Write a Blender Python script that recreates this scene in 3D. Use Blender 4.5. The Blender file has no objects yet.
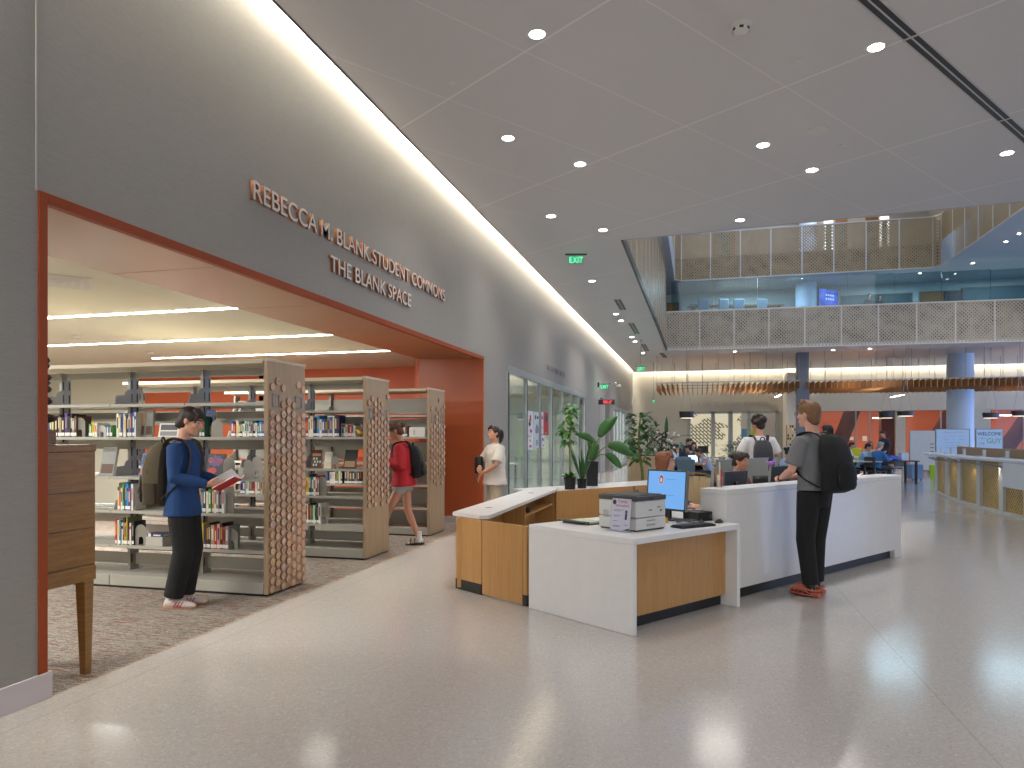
import bpy, bmesh, math, random
from mathutils import Vector, Matrix
RN = random.Random(11)
SC = bpy.context.scene
COL = SC.collection
PI = math.pi
V = Vector

# ---------------------------------------------------------------- camera geometry (24.9 mm lens on 1024x768)
F, PX, HV, CH = 715.0, 512.0, 436.5, 1.52
CA = math.atan(185 / F); SA_, CA_ = math.sin(CA), math.cos(CA)
def fl(u, v, z=0.0):
    d = F * (CH - z) / (v - HV); l = (u - PX) / F * d
    return (l * CA_ - d * SA_, l * SA_ + d * CA_)
def at(u, d):
    l = (u - PX) / F * d
    return (l * CA_ - d * SA_, l * SA_ + d * CA_)
def onX(u, X):
    l = (u - PX) / F; d = X / (l * CA_ - SA_)
    return d * (l * SA_ + CA_), d
def onY(u, Y):
    l = (u - PX) / F; d = Y / (l * SA_ + CA_)
    return d * (l * CA_ - SA_), d
def zz(v, d): return CH + (HV - v) / F * d
# desk / ceiling grid frame, 55 degrees
DO = (-.47, 5.49); DA = math.radians(55); dS, dC = math.sin(DA), math.cos(DA)
def wd(p, q): return (DO[0] + p * dC - q * dS, DO[1] + p * dS + q * dC)

# ---------------------------------------------------------------- materials
def lin(h):
    h = h.lstrip('#'); c = [int(h[i:i + 2], 16) / 255 for i in (0, 2, 4)]
    return tuple((x / 12.92 if x <= .04045 else ((x + .055) / 1.055) ** 2.4) for x in c) + (1,)
class NT:
    def __init__(s, name):
        s.m = bpy.data.materials.new(name); s.m.use_nodes = True
        s.t = s.m.node_tree; s.b = s.t.nodes['Principled BSDF']; s.out = s.t.nodes['Material Output']
    def n(s, ty, **kw):
        nd = s.t.nodes.new(ty)
        for k, v in kw.items():
            if k.startswith('i_'):
                k2 = k[2:]; k2 = int(k2) if k2.isdigit() else k2.replace('_', ' ')
                nd.inputs[k2].default_value = v
            else: setattr(nd, k, v)
        return nd
    def l(s, a, b): s.t.links.new(a, b)
    def obj(s, scale=(1, 1, 1), rot=(0, 0, 0), world=False):
        mp = s.n('ShaderNodeMapping'); mp.inputs['Scale'].default_value = scale; mp.inputs['Rotation'].default_value = rot
        if world: s.l(s.n('ShaderNodeNewGeometry').outputs['Position'], mp.inputs['Vector'])
        else: s.l(s.n('ShaderNodeTexCoord').outputs['Object'], mp.inputs['Vector'])
        return mp.outputs['Vector']
    def math(s, op, a, b=None):
        nd = s.n('ShaderNodeMath', operation=op)
        for i, x in enumerate((a, b)):
            if x is None: continue
            if isinstance(x, (int, float)): nd.inputs[i].default_value = x
            else: s.l(x, nd.inputs[i])
        return nd.outputs[0]
    def mix(s, f, a, b):
        nd = s.n('ShaderNodeMix', data_type='RGBA')
        for sock, x in ((nd.inputs['Factor'], f), (nd.inputs['A'], a), (nd.inputs['B'], b)):
            if isinstance(x, (int, float)): sock.default_value = x
            elif isinstance(x, tuple): sock.default_value = x
            else: s.l(x, sock)
        return nd.outputs['Result']
    def noise(s, vec, scale, detail=2, rough=.5):
        nd = s.n('ShaderNodeTexNoise'); nd.inputs['Scale'].default_value = scale
        nd.inputs['Detail'].default_value = detail; nd.inputs['Roughness'].default_value = rough
        if vec is not None: s.l(vec, nd.inputs['Vector'])
        return nd.outputs['Fac']
    def ramp(s, fac, stops):
        nd = s.n('ShaderNodeValToRGB'); e = nd.color_ramp.elements
        while len(e) < len(stops): e.new(.5)
        for el, (p, c) in zip(e, stops): el.position = p; el.color = c if isinstance(c, tuple) else lin(c)
        s.l(fac, nd.inputs['Fac']); return nd.outputs['Color']
    def col(s, x):
        if isinstance(x, tuple): s.b.inputs['Base Color'].default_value = x
        else: s.l(x, s.b.inputs['Base Color'])
    def bump(s, h, st=.2, dist=.01):
        nd = s.n('ShaderNodeBump'); nd.inputs['Strength'].default_value = st; nd.inputs['Distance'].default_value = dist
        s.l(h, nd.inputs['Height']); s.l(nd.outputs['Normal'], s.b.inputs['Normal'])
def scl(c, k): return tuple(min(1, x * k) for x in c[:3]) + (1,)
MC = {}
def M(name, hexc, rough=.5, metal=0.0, ns=6.0, na=.06, bump=0.0, bs=60.0, coat=0.0, sp=None):
    """plain procedural material: colour mottled by noise, optional fine bump"""
    if name in MC: return MC[name]
    t = NT(name); c = lin(hexc); vec = t.obj()
    t.col(t.mix(t.noise(vec, ns, 3), scl(c, 1 - na), scl(c, 1 + na)))
    t.b.inputs['Roughness'].default_value = rough; t.b.inputs['Metallic'].default_value = metal
    if coat: t.b.inputs['Coat Weight'].default_value = coat
    if sp is not None: t.b.inputs['Specular IOR Level'].default_value = sp
    if bump: t.bump(t.noise(vec, bs, 3), bump)
    MC[name] = t.m; return t.m
def MW(name, c1, c2, stretch, rough=.4, scale=3.0, bump=.05):
    if name in MC: return MC[name]
    t = NT(name); vec = t.obj(scale=stretch)
    a = t.noise(vec, scale, 6, .65); b = t.noise(vec, scale * 6, 3, .6)
    f = t.math('ADD', t.math('MULTIPLY', a, .7), t.math('MULTIPLY', b, .3))
    t.col(t.ramp(f, [(.32, c1), (.68, c2)])); t.b.inputs['Roughness'].default_value = rough
    t.bump(b, bump, .004); MC[name] = t.m; return t.m
def ME(name, hexc, strength, base='#222222'):
    if name in MC: return MC[name]
    t = NT(name); t.col(lin(base)); t.b.inputs['Emission Color'].default_value = lin(hexc)
    t.b.inputs['Emission Strength'].default_value = strength; MC[name] = t.m; return t.m
def MG(name, hexc='#dfe8e6', alpha=.12, rough=.03):
    """clear pane: mostly transparent with a real reflective coat"""
    if name in MC: return MC[name]
    t = NT(name); t.t.nodes.remove(t.b)
    tr = t.n('ShaderNodeBsdfTransparent'); tr.inputs[0].default_value = scl(lin(hexc), 1)
    gl = t.n('ShaderNodeBsdfGlossy'); gl.inputs['Roughness'].default_value = rough; gl.inputs[0].default_value = (.9, .95, .95, 1)
    mx = t.n('ShaderNodeMixShader'); fr = t.n('ShaderNodeLayerWeight'); fr.inputs[0].default_value = .5
    t.l(t.math('ADD', t.math('MULTIPLY', t.math('POWER', fr.outputs['Facing'], 4.0), .6), alpha * .5), mx.inputs[0]); t.l(tr.outputs[0], mx.inputs[1]); t.l(gl.outputs[0], mx.inputs[2])
    t.l(mx.outputs[0], t.out.inputs['Surface']); MC[name] = t.m; return t.m

# ---------------------------------------------------------------- mesh builder
class MB:
    def __init__(s): s.bm = bmesh.new(); s.mi = 0
    def _f(s, vs):
        try:
            f = s.bm.faces.new(vs); f.material_index = s.mi; return f
        except ValueError: return None
    def box(s, x0, x1, y0, y1, z0, z1, bev=0.0, M4=None, seg=1):
        if x0 > x1: x0, x1 = x1, x0
        if y0 > y1: y0, y1 = y1, y0
        if z0 > z1: z0, z1 = z1, z0
        p = [V((x, y, z)) for z in (z0, z1) for y in (y0, y1) for x in (x0, x1)]
        if M4 is not None: p = [M4 @ q for q in p]
        v = [s.bm.verts.new(q) for q in p]
        fs = [s._f([v[i] for i in q]) for q in ((0, 2, 3, 1), (4, 5, 7, 6), (0, 1, 5, 4), (2, 6, 7, 3), (0, 4, 6, 2), (1, 3, 7, 5))]
        if bev:
            es = list({e for f in fs for e in f.edges})
            r = bmesh.ops.bevel(s.bm, geom=es, offset=bev, segments=seg, affect='EDGES', profile=.5)
            for f in r['faces']: f.material_index = s.mi
        return s
    def prism(s, poly, z0, z1, M4=None):
        a = sum(poly[i][0] * poly[(i + 1) % len(poly)][1] - poly[(i + 1) % len(poly)][0] * poly[i][1] for i in range(len(poly)))
        if a < 0: poly = poly[::-1]
        T = (lambda q: M4 @ q) if M4 is not None else (lambda q: q)
        lo = [s.bm.verts.new(T(V((x, y, z0)))) for x, y in poly]; hi = [s.bm.verts.new(T(V((x, y, z1)))) for x, y in poly]
        n = len(poly); s._f(lo[::-1]); s._f(hi)
        for i in range(n): s._f([lo[i], lo[(i + 1) % n], hi[(i + 1) % n], hi[i]])
        return s
    def loft(s, rings, caps=True, n=14):
        """rings: (centre, half axis a, half axis b)"""
        rows = []
        for c, a, b in rings:
            rows.append([s.bm.verts.new(c + a * math.cos(2 * PI * i / n) + b * math.sin(2 * PI * i / n)) for i in range(n)])
        for r0, r1 in zip(rows, rows[1:]):
            for i in range(n): s._f([r0[i], r0[(i + 1) % n], r1[(i + 1) % n], r1[i]])
        if caps: s._f(rows[0][::-1]); s._f(rows[-1])
        return s
    def tube(s, pts, r, n=8, flat=None, smooth=0):
        pts = [V(p) for p in pts]
        rs = [r] * len(pts) if isinstance(r, (int, float)) else list(r)
        if smooth and len(pts) > 2: pts, rs = spline(pts, rs, smooth)
        rings = []; up = None
        for i, p in enumerate(pts):
            t = (pts[min(i + 1, len(pts) - 1)] - pts[max(i - 1, 0)])
            t = t.normalized() if t.length > 1e-9 else V((0, 0, 1))
            if up is None: up = V((0, 0, 1)) if abs(t.z) < .9 else V((0, 1, 0))
            a = t.cross(up)
            if a.length < 1e-6: a = t.cross(V((1, 0, 0)))
            a.normalize(); b = a.cross(t).normalized(); up = b
            ra = rs[i] if not isinstance(rs[i], tuple) else rs[i][0]; rb = rs[i] if not isinstance(rs[i], tuple) else rs[i][1]
            rings.append((p, a * ra, b * rb))
        return s.loft(rings, True, n)
    def cyl(s, p0, p1, r0, r1=None, n=16): return s.tube([p0, p1], [r0, r0 if r1 is None else r1], n)
    def lathe(s, prof, c=(0, 0, 0), n=20):
        c = V(c); return s.loft([(c + V((0, 0, z)), V((max(r, 1e-4), 0, 0)), V((0, max(r, 1e-4), 0))) for r, z in prof], True, n)
    def ell(s, c, r, rot=None, nu=14, nv=10):
        c = V(c); r = (r, r, r) if isinstance(r, (int, float)) else r
        R = rot if rot is not None else Matrix.Identity(3)
        rings = []
        for j in range(nv + 1):
            th = -PI / 2 + PI * j / nv; k = max(math.cos(th), .02)
            rings.append((c + R @ V((0, 0, r[2] * math.sin(th))), R @ V((r[0] * k, 0, 0)), R @ V((0, r[1] * k, 0))))
        return s.loft(rings, True, nu)
    def strip(s, rows):
        """grid surface from rows of points"""
        vs = [[s.bm.verts.new(V(p)) for p in r] for r in rows]
        for a, b in zip(vs, vs[1:]):
            for i in range(len(a) - 1): s._f([a[i], a[i + 1], b[i + 1], b[i]])
        return s
    def build(s, name, mat, parent=None, smooth=False, loc=None, solid=0.0):
        me = bpy.data.meshes.new(name)
        bmesh.ops.recalc_face_normals(s.bm, faces=s.bm.faces) if not solid else None
        s.bm.to_mesh(me); s.bm.free()
        for m in (mat if isinstance(mat, (list, tuple)) else [mat]): me.materials.append(m)
        if smooth:
            me.polygons.foreach_set('use_smooth', [True] * len(me.polygons))
            try: me.set_sharp_from_angle(angle=math.radians(38))
            except Exception: pass
        o = bpy.data.objects.new(name, me); COL.objects.link(o)
        if parent is not None: o.parent = parent
        if loc is not None: o.location = loc
        if solid:
            md = o.modifiers.new('thick', 'SOLIDIFY'); md.thickness = solid; md.offset = 0
        return o
def spline(pts, rs, k):
    P, Q = [], []
    n = len(pts)
    for i in range(n - 1):
        p0, p1, p2, p3 = pts[max(i - 1, 0)], pts[i], pts[i + 1], pts[min(i + 2, n - 1)]
        for j in range(k):
            t = j / k
            P.append(.5 * ((2 * p1) + (p2 - p0) * t + (2 * p0 - 5 * p1 + 4 * p2 - p3) * t * t + (3 * p1 - p0 - 3 * p2 + p3) * t ** 3))
            a, b = rs[i], rs[i + 1]
            Q.append(tuple(x + (y - x) * t for x, y in zip(a, b)) if isinstance(a, tuple) else a + (b - a) * t)
    P.append(pts[-1]); Q.append(rs[-1]); return P, Q
def tag(o, label=None, cat=None, group=None, kind=None):
    if label: o['label'] = label
    if cat: o['category'] = cat
    if group: o['group'] = group
    if kind: o['kind'] = kind
    return o
def thing(name, label, cat, loc=(0, 0, 0), rz=0.0, group=None):
    o = bpy.data.objects.new(name, None); COL.objects.link(o); o.empty_display_size = .1
    o.location = loc if len(loc) == 3 else (loc[0], loc[1], 0); o.rotation_euler = (0, 0, rz)
    return tag(o, label, cat, group)
def struct(name, mb, mat, smooth=False):
    o = mb.build(name, mat, None, smooth); o['kind'] = 'structure'; return o
def dup(root, loc, rz=0.0, label=None, group=None):
    r = root.copy(); COL.objects.link(r); r.location = loc; r.rotation_euler = (0, 0, rz)
    if label: r['label'] = label
    if group: r['group'] = group
    for ch in list(root.children):
        c = ch.copy(); COL.objects.link(c); c.parent = r
        for g in list(ch.children):
            d = g.copy(); COL.objects.link(d); d.parent = c
    return r
def bake(o, voxel=.01, smooth=4):
    """remesh the overlapping lofts of one object into one continuous skin"""
    md = o.modifiers.new('r', 'REMESH'); md.mode = 'VOXEL'; md.voxel_size = voxel
    if smooth:
        ms = o.modifiers.new('s', 'SMOOTH'); ms.factor = .5; ms.iterations = smooth
    dg = bpy.context.evaluated_depsgraph_get(); dg.update()
    me = bpy.data.meshes.new_from_object(o.evaluated_get(dg)); mats = list(o.data.materials)
    o.modifiers.clear(); old = o.data; o.data = me; bpy.data.meshes.remove(old)
    if not me.materials:
        for m in mats: me.materials.append(m)
    me.polygons.foreach_set('use_smooth', [True] * len(me.polygons)); return o
def text(name, body, size, mat, ext=.002, parent=None, loc=(0, 0, 0), rot=(PI / 2, 0, 0), align='CENTER', bold=0.0, sx=1.0, side=None):
    cu = bpy.data.curves.new(name, 'FONT'); cu.body = body; cu.size = size; cu.extrude = ext; cu.align_x = align; cu.offset = bold
    o = bpy.data.objects.new(name, cu); COL.objects.link(o)
    dg = bpy.context.evaluated_depsgraph_get(); dg.update()
    me = bpy.data.meshes.new_from_object(o.evaluated_get(dg)); bpy.data.objects.remove(o)
    me.materials.clear(); me.materials.append(mat)
    if side is not None:
        me.materials.append(side)
        for p in me.polygons: p.material_index = 0 if p.normal.z > .7 else 1
    else:
        for p in me.polygons: p.material_index = 0
    o = bpy.data.objects.new(name, me); COL.objects.link(o); o.location = loc; o.rotation_euler = rot; o.scale = (sx, 1, 1)
    if parent is not None: o.parent = parent
    return o
def glyphs(b, w, h, n, seed, M4, depth=.01):
    """a row of small raised strokes standing for lettering too far off to read"""
    R = random.Random(seed); gw = w / n
    for i in range(n):
        if R.random() < .14: continue
        x = i * gw; s = gw * .16
        b.box(x, x + s, 0, depth, 0, h, 0, M4)
        for zf in R.sample([0, .42, .84], R.choice([1, 2, 2])): b.box(x + s, x + gw * .68, 0, depth, zf * h, zf * h + h * .16, 0, M4)
        if R.random() < .5: b.box(x + gw * .56, x + gw * .70, 0, depth, 0, h, 0, M4)
ORD = ['first', 'second', 'third', 'fourth', 'fifth', 'sixth', 'seventh', 'eighth', 'ninth', 'tenth', 'eleventh', 'twelfth', 'thirteenth', 'fourteenth', 'fifteenth', 'sixteenth',
       'seventeenth', 'eighteenth', 'nineteenth', 'twentieth', 'twenty-first', 'twenty-second', 'twenty-third', 'twenty-fourth', 'twenty-fifth', 'twenty-sixth', 'twenty-seventh', 'twenty-eighth', 'twenty-ninth', 'thirtieth']
# ================================================================ shared materials
def mat_wall():
    t = NT('wall_textile'); v = t.obj(scale=(1, 3, 60), world=True); n = t.noise(v, 4, 4, .7); n2 = t.noise(t.obj(scale=(1, 14, 220), world=True), 3, 2)
    f = t.math('ADD', t.math('MULTIPLY', n, .6), t.math('MULTIPLY', n2, .4))
    t.col(t.ramp(f, [(.3, '#85817b'), (.7, '#9b968f')])); t.b.inputs['Roughness'].default_value = .75; t.bump(n2, .25, .004); return t.m
def mat_terrazzo():
    t = NT('terrazzo'); v = t.obj(world=True)
    vo = t.n('ShaderNodeTexVoronoi'); vo.inputs['Scale'].default_value = 95; t.l(v, vo.inputs['Vector'])
    vo2 = t.n('ShaderNodeTexVoronoi'); vo2.inputs['Scale'].default_value = 40; t.l(v, vo2.inputs['Vector'])
    base = t.mix(t.noise(v, .5, 3), lin('#aca7a3'), lin('#b4afac'))
    chip = t.ramp(vo.outputs['Color'], [(.0, '#8f8780'), (.25, '#a9a4a1'), (.75, '#b3afac'), (1, '#d3ccc4')])
    c = t.mix(.5, base, chip)
    dark = t.math('LESS_THAN', vo2.outputs['Distance'], .10); c = t.mix(t.math('MULTIPLY', dark, .35), c, lin('#9a8a7e'))
    sx = t.n('ShaderNodeSeparateXYZ'); t.l(v, sx.inputs[0])
    j = t.math('LESS_THAN', t.math('ABSOLUTE', t.math('SUBTRACT', t.math('PINGPONG', t.math('SUBTRACT', sx.outputs[0], 1.357), 2.4), 0)), .004)
    c = t.mix(t.math('MULTIPLY', j, .3), c, lin('#6e6863')); t.col(c)
    t.b.inputs['Roughness'].default_value = .2
    r = t.math('ADD', t.math('MULTIPLY', t.noise(v, 3, 3), .05), .12); t.l(r, t.b.inputs['Roughness'])
    t.b.inputs['Specular IOR Level'].default_value = .55; return t.m
def mat_carpet():
    t = NT('carpet'); v = t.obj(scale=(6, 62, 1), world=True); n = t.noise(v, 1.5, 4, .75)
    f = t.noise(t.obj(scale=(90, 120, 1), world=True), 1, 2); k = t.noise(t.obj(scale=(3, 60, 1), world=True), 1.2, 3)
    c = t.ramp(n, [(.36, '#2a2623'), (.44, '#786e64'), (.52, '#bdb2a2'), (.58, '#857a70'), (.66, '#332f2b')])
    c = t.mix(t.math('GREATER_THAN', k, .585), c, lin('#8a5844')); c = t.mix(t.math('MULTIPLY', t.math('GREATER_THAN', f, .55), .6), c, lin('#4a443f')); t.col(c)
    t.b.inputs['Roughness'].default_value = .95; t.bump(f, .6, .01); return t.m
def mat_ceiling():
    t = NT('ceiling_panels'); t.b.inputs['Roughness'].default_value = .55
    v = t.obj(rot=(0, 0, -DA), world=True); s = t.n('ShaderNodeSeparateXYZ'); t.l(v, s.inputs[0])
    p0 = DO[0] * dC + DO[1] * dS; q0 = -DO[0] * dS + DO[1] * dC
    def seam(o, off, per, w): return t.math('LESS_THAN', t.math('PINGPONG', t.math('SUBTRACT', o, off), per / 2), w)
    a = seam(s.outputs[0], p0 + .37, 2.57, .013); b = seam(s.outputs[1], q0 + .37, 1.286, .008)
    m = t.math('MAXIMUM', a, t.math('MULTIPLY', b, .7))
    h = t.n('ShaderNodeTexVoronoi'); h.inputs['Scale'].default_value = 70; h.inputs['Randomness'].default_value = 0; t.l(v, h.inputs['Vector'])
    dots = t.math('LESS_THAN', h.outputs['Distance'], .22)
    c = t.mix(t.math('MULTIPLY', dots, .35), lin('#cccac9'), lin('#868585')); c = t.mix(m, c, lin('#e2dfdc')); t.col(c); return t.m
def mat_perf(name, c1, c2, sp, rmin, rmax, back=False):
    t = NT(name); g = t.n('ShaderNodeNewGeometry'); s = t.n('ShaderNodeSeparateXYZ'); t.l(g.outputs['Position'], s.inputs[0])
    h = t.math('ADD', s.outputs[0], s.outputs[1]); cx = t.n('ShaderNodeCombineXYZ')
    t.l(t.math('DIVIDE', h, sp), cx.inputs[0]); t.l(t.math('DIVIDE', s.outputs[2], sp), cx.inputs[1])
    mp = t.n('ShaderNodeMapping'); mp.inputs['Rotation'].default_value = (0, 0, PI / 4); t.l(cx.outputs[0], mp.inputs['Vector'])
    vo = t.n('ShaderNodeTexVoronoi', voronoi_dimensions='2D'); vo.inputs['Scale'].default_value = 1; vo.inputs['Randomness'].default_value = 0; t.l(mp.outputs[0], vo.inputs['Vector'])
    nz = t.noise(t.obj(world=True), 2.6 if not back else 6, 3, .6)
    r = t.math('ADD', t.math('MULTIPLY', t.math('MULTIPLY', t.math('SUBTRACT', nz, .36), 3.4), rmax - rmin), rmin)
    hole = t.math('LESS_THAN', vo.outputs['Distance'], r)
    t.col(t.mix(t.noise(t.obj(world=True), .8, 3), lin(c1), lin(c2))); t.b.inputs['Roughness'].default_value = .38; t.b.inputs['Metallic'].default_value = .1
    if back: t.col(t.mix(hole, lin(c1), lin(c2)))
    else: t.l(t.math('SUBTRACT', 1, hole), t.b.inputs['Alpha'])
    return t.m
m_wall = mat_wall(); m_terr = mat_terrazzo(); m_carp = mat_carpet(); m_ceil = mat_ceiling()
m_perf = mat_perf('perforated_metal', '#b9ac98', '#a69882', .10, .20, .40)
m_perf2 = mat_perf('perforated_tan_metal', '#b59c73', '#9a825f', .10, .20, .40)
m_orange = M('orange_panel', '#a8522f', .3, ns=3, na=.03)
m_soffit = M('soffit_panel', '#a3704f', .32, ns=3, na=.05)
m_orwall = M('orange_wall', '#cb6238', .5, ns=2, na=.03)
m_cream = M('cream_paint', '#dedac8', .6, ns=2, na=.02)
m_white = M('white_paint', '#d2cfc9', .55, ns=2, na=.02)
m_grey = M('warm_grey_paint', '#b7b3a8', .6, ns=2, na=.03)
m_basebd = M('baseboard_paint', '#bfb6b6', .45, ns=4, na=.03)
m_dark = M('dark_metal', '#1d1d1f', .4, ns=8)
m_black = M('black_plastic', '#17171a', .38, ns=20, na=.1)
m_alu = M('aluminium', '#8f9192', .35, .7, ns=10, na=.05)
m_glass = MG('clear_glass', '#f0f5f3', .10)
m_bluegl = MG('blue_tinted_glass', '#cbdce3', .10)
m_slab = M('slab_paint', '#a7adb3', .5, ns=2, na=.02)
m_bluecol = M('daylit_column_blue', '#bdd4f0', .45, ns=2, na=.02)  # blue daylight on the columns is put into their base colour
m_wood_oak = MW('oak_veneer', '#a87a45', '#c1945c', (14, 14, .6), .38)
m_wood_dark = MW('walnut_veneer', '#755022', '#9a7038', (1, 1.2, 14), .4)
m_wood_pale = MW('pale_ash_laminate', '#9d876c', '#b29a7d', (10, 10, .5), .5)
m_baffle = MW('cedar_baffle', '#96653a', '#b98650', (2, .3, 8), .5)
m_quartz = M('white_quartz', '#dcdbdb', .3, ns=9, na=.04, coat=.1)
m_emit_dl = ME('downlight_lens', '#fff4e6', 14)
m_emit_cove = ME('cove_strip', '#fff5e2', 46)
m_emit_farcove = ME('far_cove_strip', '#fff0d6', 20)
m_emit_lib = ME('linear_light_lens', '#fbf6ec', 15)
m_exit = ME('exit_green', '#35d890', 1.1)

WX = -3.655           # lobby face of the long left wall
ZC = 5.25             # lobby ceiling

# ================================================================ floor
b = MB(); b.box(WX, 24, -6, 50, -.2, 0); b.box(-13, WX, 14.4, 50, -.2, 0); struct('floor', b, m_terr)
b = MB(); b.box(-17, WX, .5, 14.4, -.2, 0); struct('floor_carpet', b, m_carp)

# ================================================================ left wall with its openings
def wallx(b, y0, y1, z0, z1): b.box(WX - .2, WX, y0, y1, z0, z1)
OP0, OP1, OPZ = 3.286, 12.129, 2.928
SF0, SF1, SFZ = 13.729, 23.95, 2.95
b = MB()
wallx(b, -6, OP0, 0, 5.6); wallx(b, OP0, OP1, OPZ, 5.6); wallx(b, OP1, SF0, 0, 5.6); wallx(b, SF0, SF1, SFZ, 5.6)
wallx(b, SF1, 27.9, 0, 5.6); wallx(b, 27.9, 31.0, 3.05, 5.6); wallx(b, 31.0, 32.2, 0, 5.6); wallx(b, 32.2, 39.4, 2.9, 5.6); wallx(b, 39.4, 42.6, 0, 5.6)
struct('wall_left', b, m_wall)
b = MB(); b.box(WX, WX + .006, 3.268, 3.276, OPZ, 5.2); struct('trim_1', b, M('panel_seam', '#a9a7a2', .6))
b = MB(); b.box(WX, WX + .015, -6, 3.369, 0, .155, .003); struct('baseboard_left', b, m_basebd)
b = MB(); b.box(WX, WX + .012, OP1, SF0, 0, .12); b.box(WX, WX + .012, SF1, 27.9, 0, .12); struct('baseboard_far_left', b, m_basebd)
# orange portal lining (1.2 m deep)
b = MB(); b.box(-4.86, WX + .01, OP0, OP0 + .05, 0, OPZ); b.box(-4.86, WX + .01, OP1 - .05, OP1, 0.1, OPZ)
b.box(WX - .05, WX + .01, OP0, OP1, OPZ - .058, OPZ); struct('trim_2', b, m_orange)
b = MB(); b.box(WX - .04, WX + .012, OP0 - .002, OP0 + .052, .15, OPZ + .002); b.box(WX - .04, WX + .012, OP0 + .0525, OP1, OPZ - .059, OPZ + .002); struct('trim_5', b, M('shaded_orange_trim', '#93431f', .5, ns=3, na=.03, sp=.2))  # shade put into the colour: portal orange darkened against strong ambient light
b = MB()
for i in range(5):
    w = (OP1 - OP0 - .1) / 5; b.box(-4.86, WX - .05, OP0 + .05 + w * i + .002, OP0 + .05 + w * (i + 1) - .002, OPZ - .012, OPZ, .002)
struct('ceiling_portal_soffit', b, m_soffit)
b = MB(); b.box(-4.86, WX, OP1 - .06, OP1, 0, .1); struct('baseboard_portal', b, m_basebd)

# ================================================================ library room behind the portal
LZ = 2.93
b = MB(); b.box(-17, -4.86, .5, 14.4, LZ, LZ + .1); struct('ceiling_library', b, m_cream)
b = MB(); b.box(-12.3, -4.86, 13.5, 13.6, 0, LZ); b.box(-4.96, -4.86, OP1, 13.5, 0, LZ); struct('wall_library_far', b, m_orwall)
b = MB(); b.box(-17, -12.3, 13.5, 13.6, 0, LZ); b.box(-17.1, -17, .5, 14.4, 0, LZ); b.box(-17, WX - .2, .4, .5, 0, LZ); b.box(-4.06, -3.856, .5, OP0, 0, LZ); struct('wall_library', b, m_cream)

# ================================================================ lobby ceiling round the atrium opening
E0 = (-1.397, 13.658); EF = (-1.294, 31.512); SL = -.1034
CL = -3.5
b = MB()
b.prism([(CL, -6), (24, -6), (24, E0[1] + SL * (24 - E0[0])), E0, (CL, E0[1] + .2)], ZC, ZC + .12)
b.prism([(CL, E0[1] + .2), E0, EF, (CL, EF[1])], ZC, ZC + .12)
b.prism([(CL, EF[1]), EF, (24, EF[1] + .99), (24, 42.0), (CL, 42.0)], ZC, ZC + .12)
struct('ceiling', b, m_ceil)
b = MB()   # dark reveal round the opening and along the cove lip
b.prism([E0, (E0[0] + .05, E0[1]), (EF[0] + .05, EF[1]), EF], ZC - .02, ZC + .14)
b.box(CL - .012, CL + .004, -6, 42, ZC - .012, ZC + .12)
struct('trim_3', b, m_dark)
b = MB(); b.prism([(E0[0], E0[1]), (24, E0[1] + SL * (24 - E0[0])), (24, E0[1] + SL * (24 - E0[0]) + .03), (E0[0], E0[1] + .03)], ZC - .005, ZC + .9); struct('trim_4', b, m_slab)
# plenum above the ceiling and cove recess
b = MB(); b.box(WX, CL, -6, 42.4, 5.52, 5.56); b.box(CL - .02, CL, -6, 42, ZC + .12, 5.52); struct('ceiling_cove_left', b, m_white)
b = MB(); b.box(-3.655, 24, 42.0, 42.4, 5.52, 5.56); struct('ceiling_cove_far', b, m_white)
def light_thing(name, mb, mat, label, cat, group=None): return tag(mb.build(name, mat), label, cat, group)
b = MB()
for i in range(60): b.box(-3.60, -3.54, -6 + i * .8, -5.24 + i * .8, 5.49, 5.51)
light_thing('cove_light', b, m_emit_cove, 'long white cove light strip along the top of the grey wall', 'light')
b = MB()
for i in range(34): b.box(-3.4 + i * .8, -2.64 + i * .8, 42.12, 42.22, 5.49, 5.51)
light_thing('cove_light', b, m_emit_farcove, 'warm cove light strip across the top of the far wall', 'light')

# ================================================================ far wall, orange room
FY = 42.4
def px_x(u, y=FY): return onY(u, y)[0]
DX0, DX1 = px_x(693), px_x(777)
b = MB(); b.box(-3.655, DX0, FY, FY + .2, 0, 5.6); b.box(DX0, DX1, FY, FY + .2, 2.95, 5.6); b.box(DX1, 5.9, FY, FY + .2, 0, 5.6)
b.box(5.9, 24, FY, FY + .2, 2.92, 5.6); b.box(px_x(896), px_x(905), FY - .1, FY + .3, 0, 2.92); b.box(px_x(972), px_x(990), FY - .1, FY + .3, 0, 2.92)
struct('wall_far', b, m_grey)
b = MB(); b.box(4.63, 5.6, 40.2, FY, 0, 4.9); struct('wall_pier', b, m_white)
b = MB(); b.box(5.9, 24, 47.5, 47.6, 0, 3.4); b.box(5.8, 5.9, FY + .2, 47.6, 0, 3.4); struct('wall_orange_room', b, m_orwall)
b = MB(); b.box(5.8, 24, FY + .2, 47.6, 3.4, 3.5); struct('ceiling_orange_room', b, m_white)
# right-hand side of the building, out of the photograph, closes the place
b = MB(); b.box(24, 24.2, -6, 50, 0, .4); b.box(24, 24.2, -6, 50, 4.6, 5.25); b.box(24, 24.2, -6, 17, .4, 4.6); b.box(24, 24.2, 42, 50, .4, 4.6); struct('wall_right', b, m_grey)
b = MB()
for i in range(9): b.box(24.05, 24.1, 17.1 + i * 2.77, 19.8 + i * 2.77, .4, 4.6)
struct('window_right', b, ME('added_blue_glow', '#9ab9f2', 2.4))  # unseen glowing panels added to throw blue daylight on the right side

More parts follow.
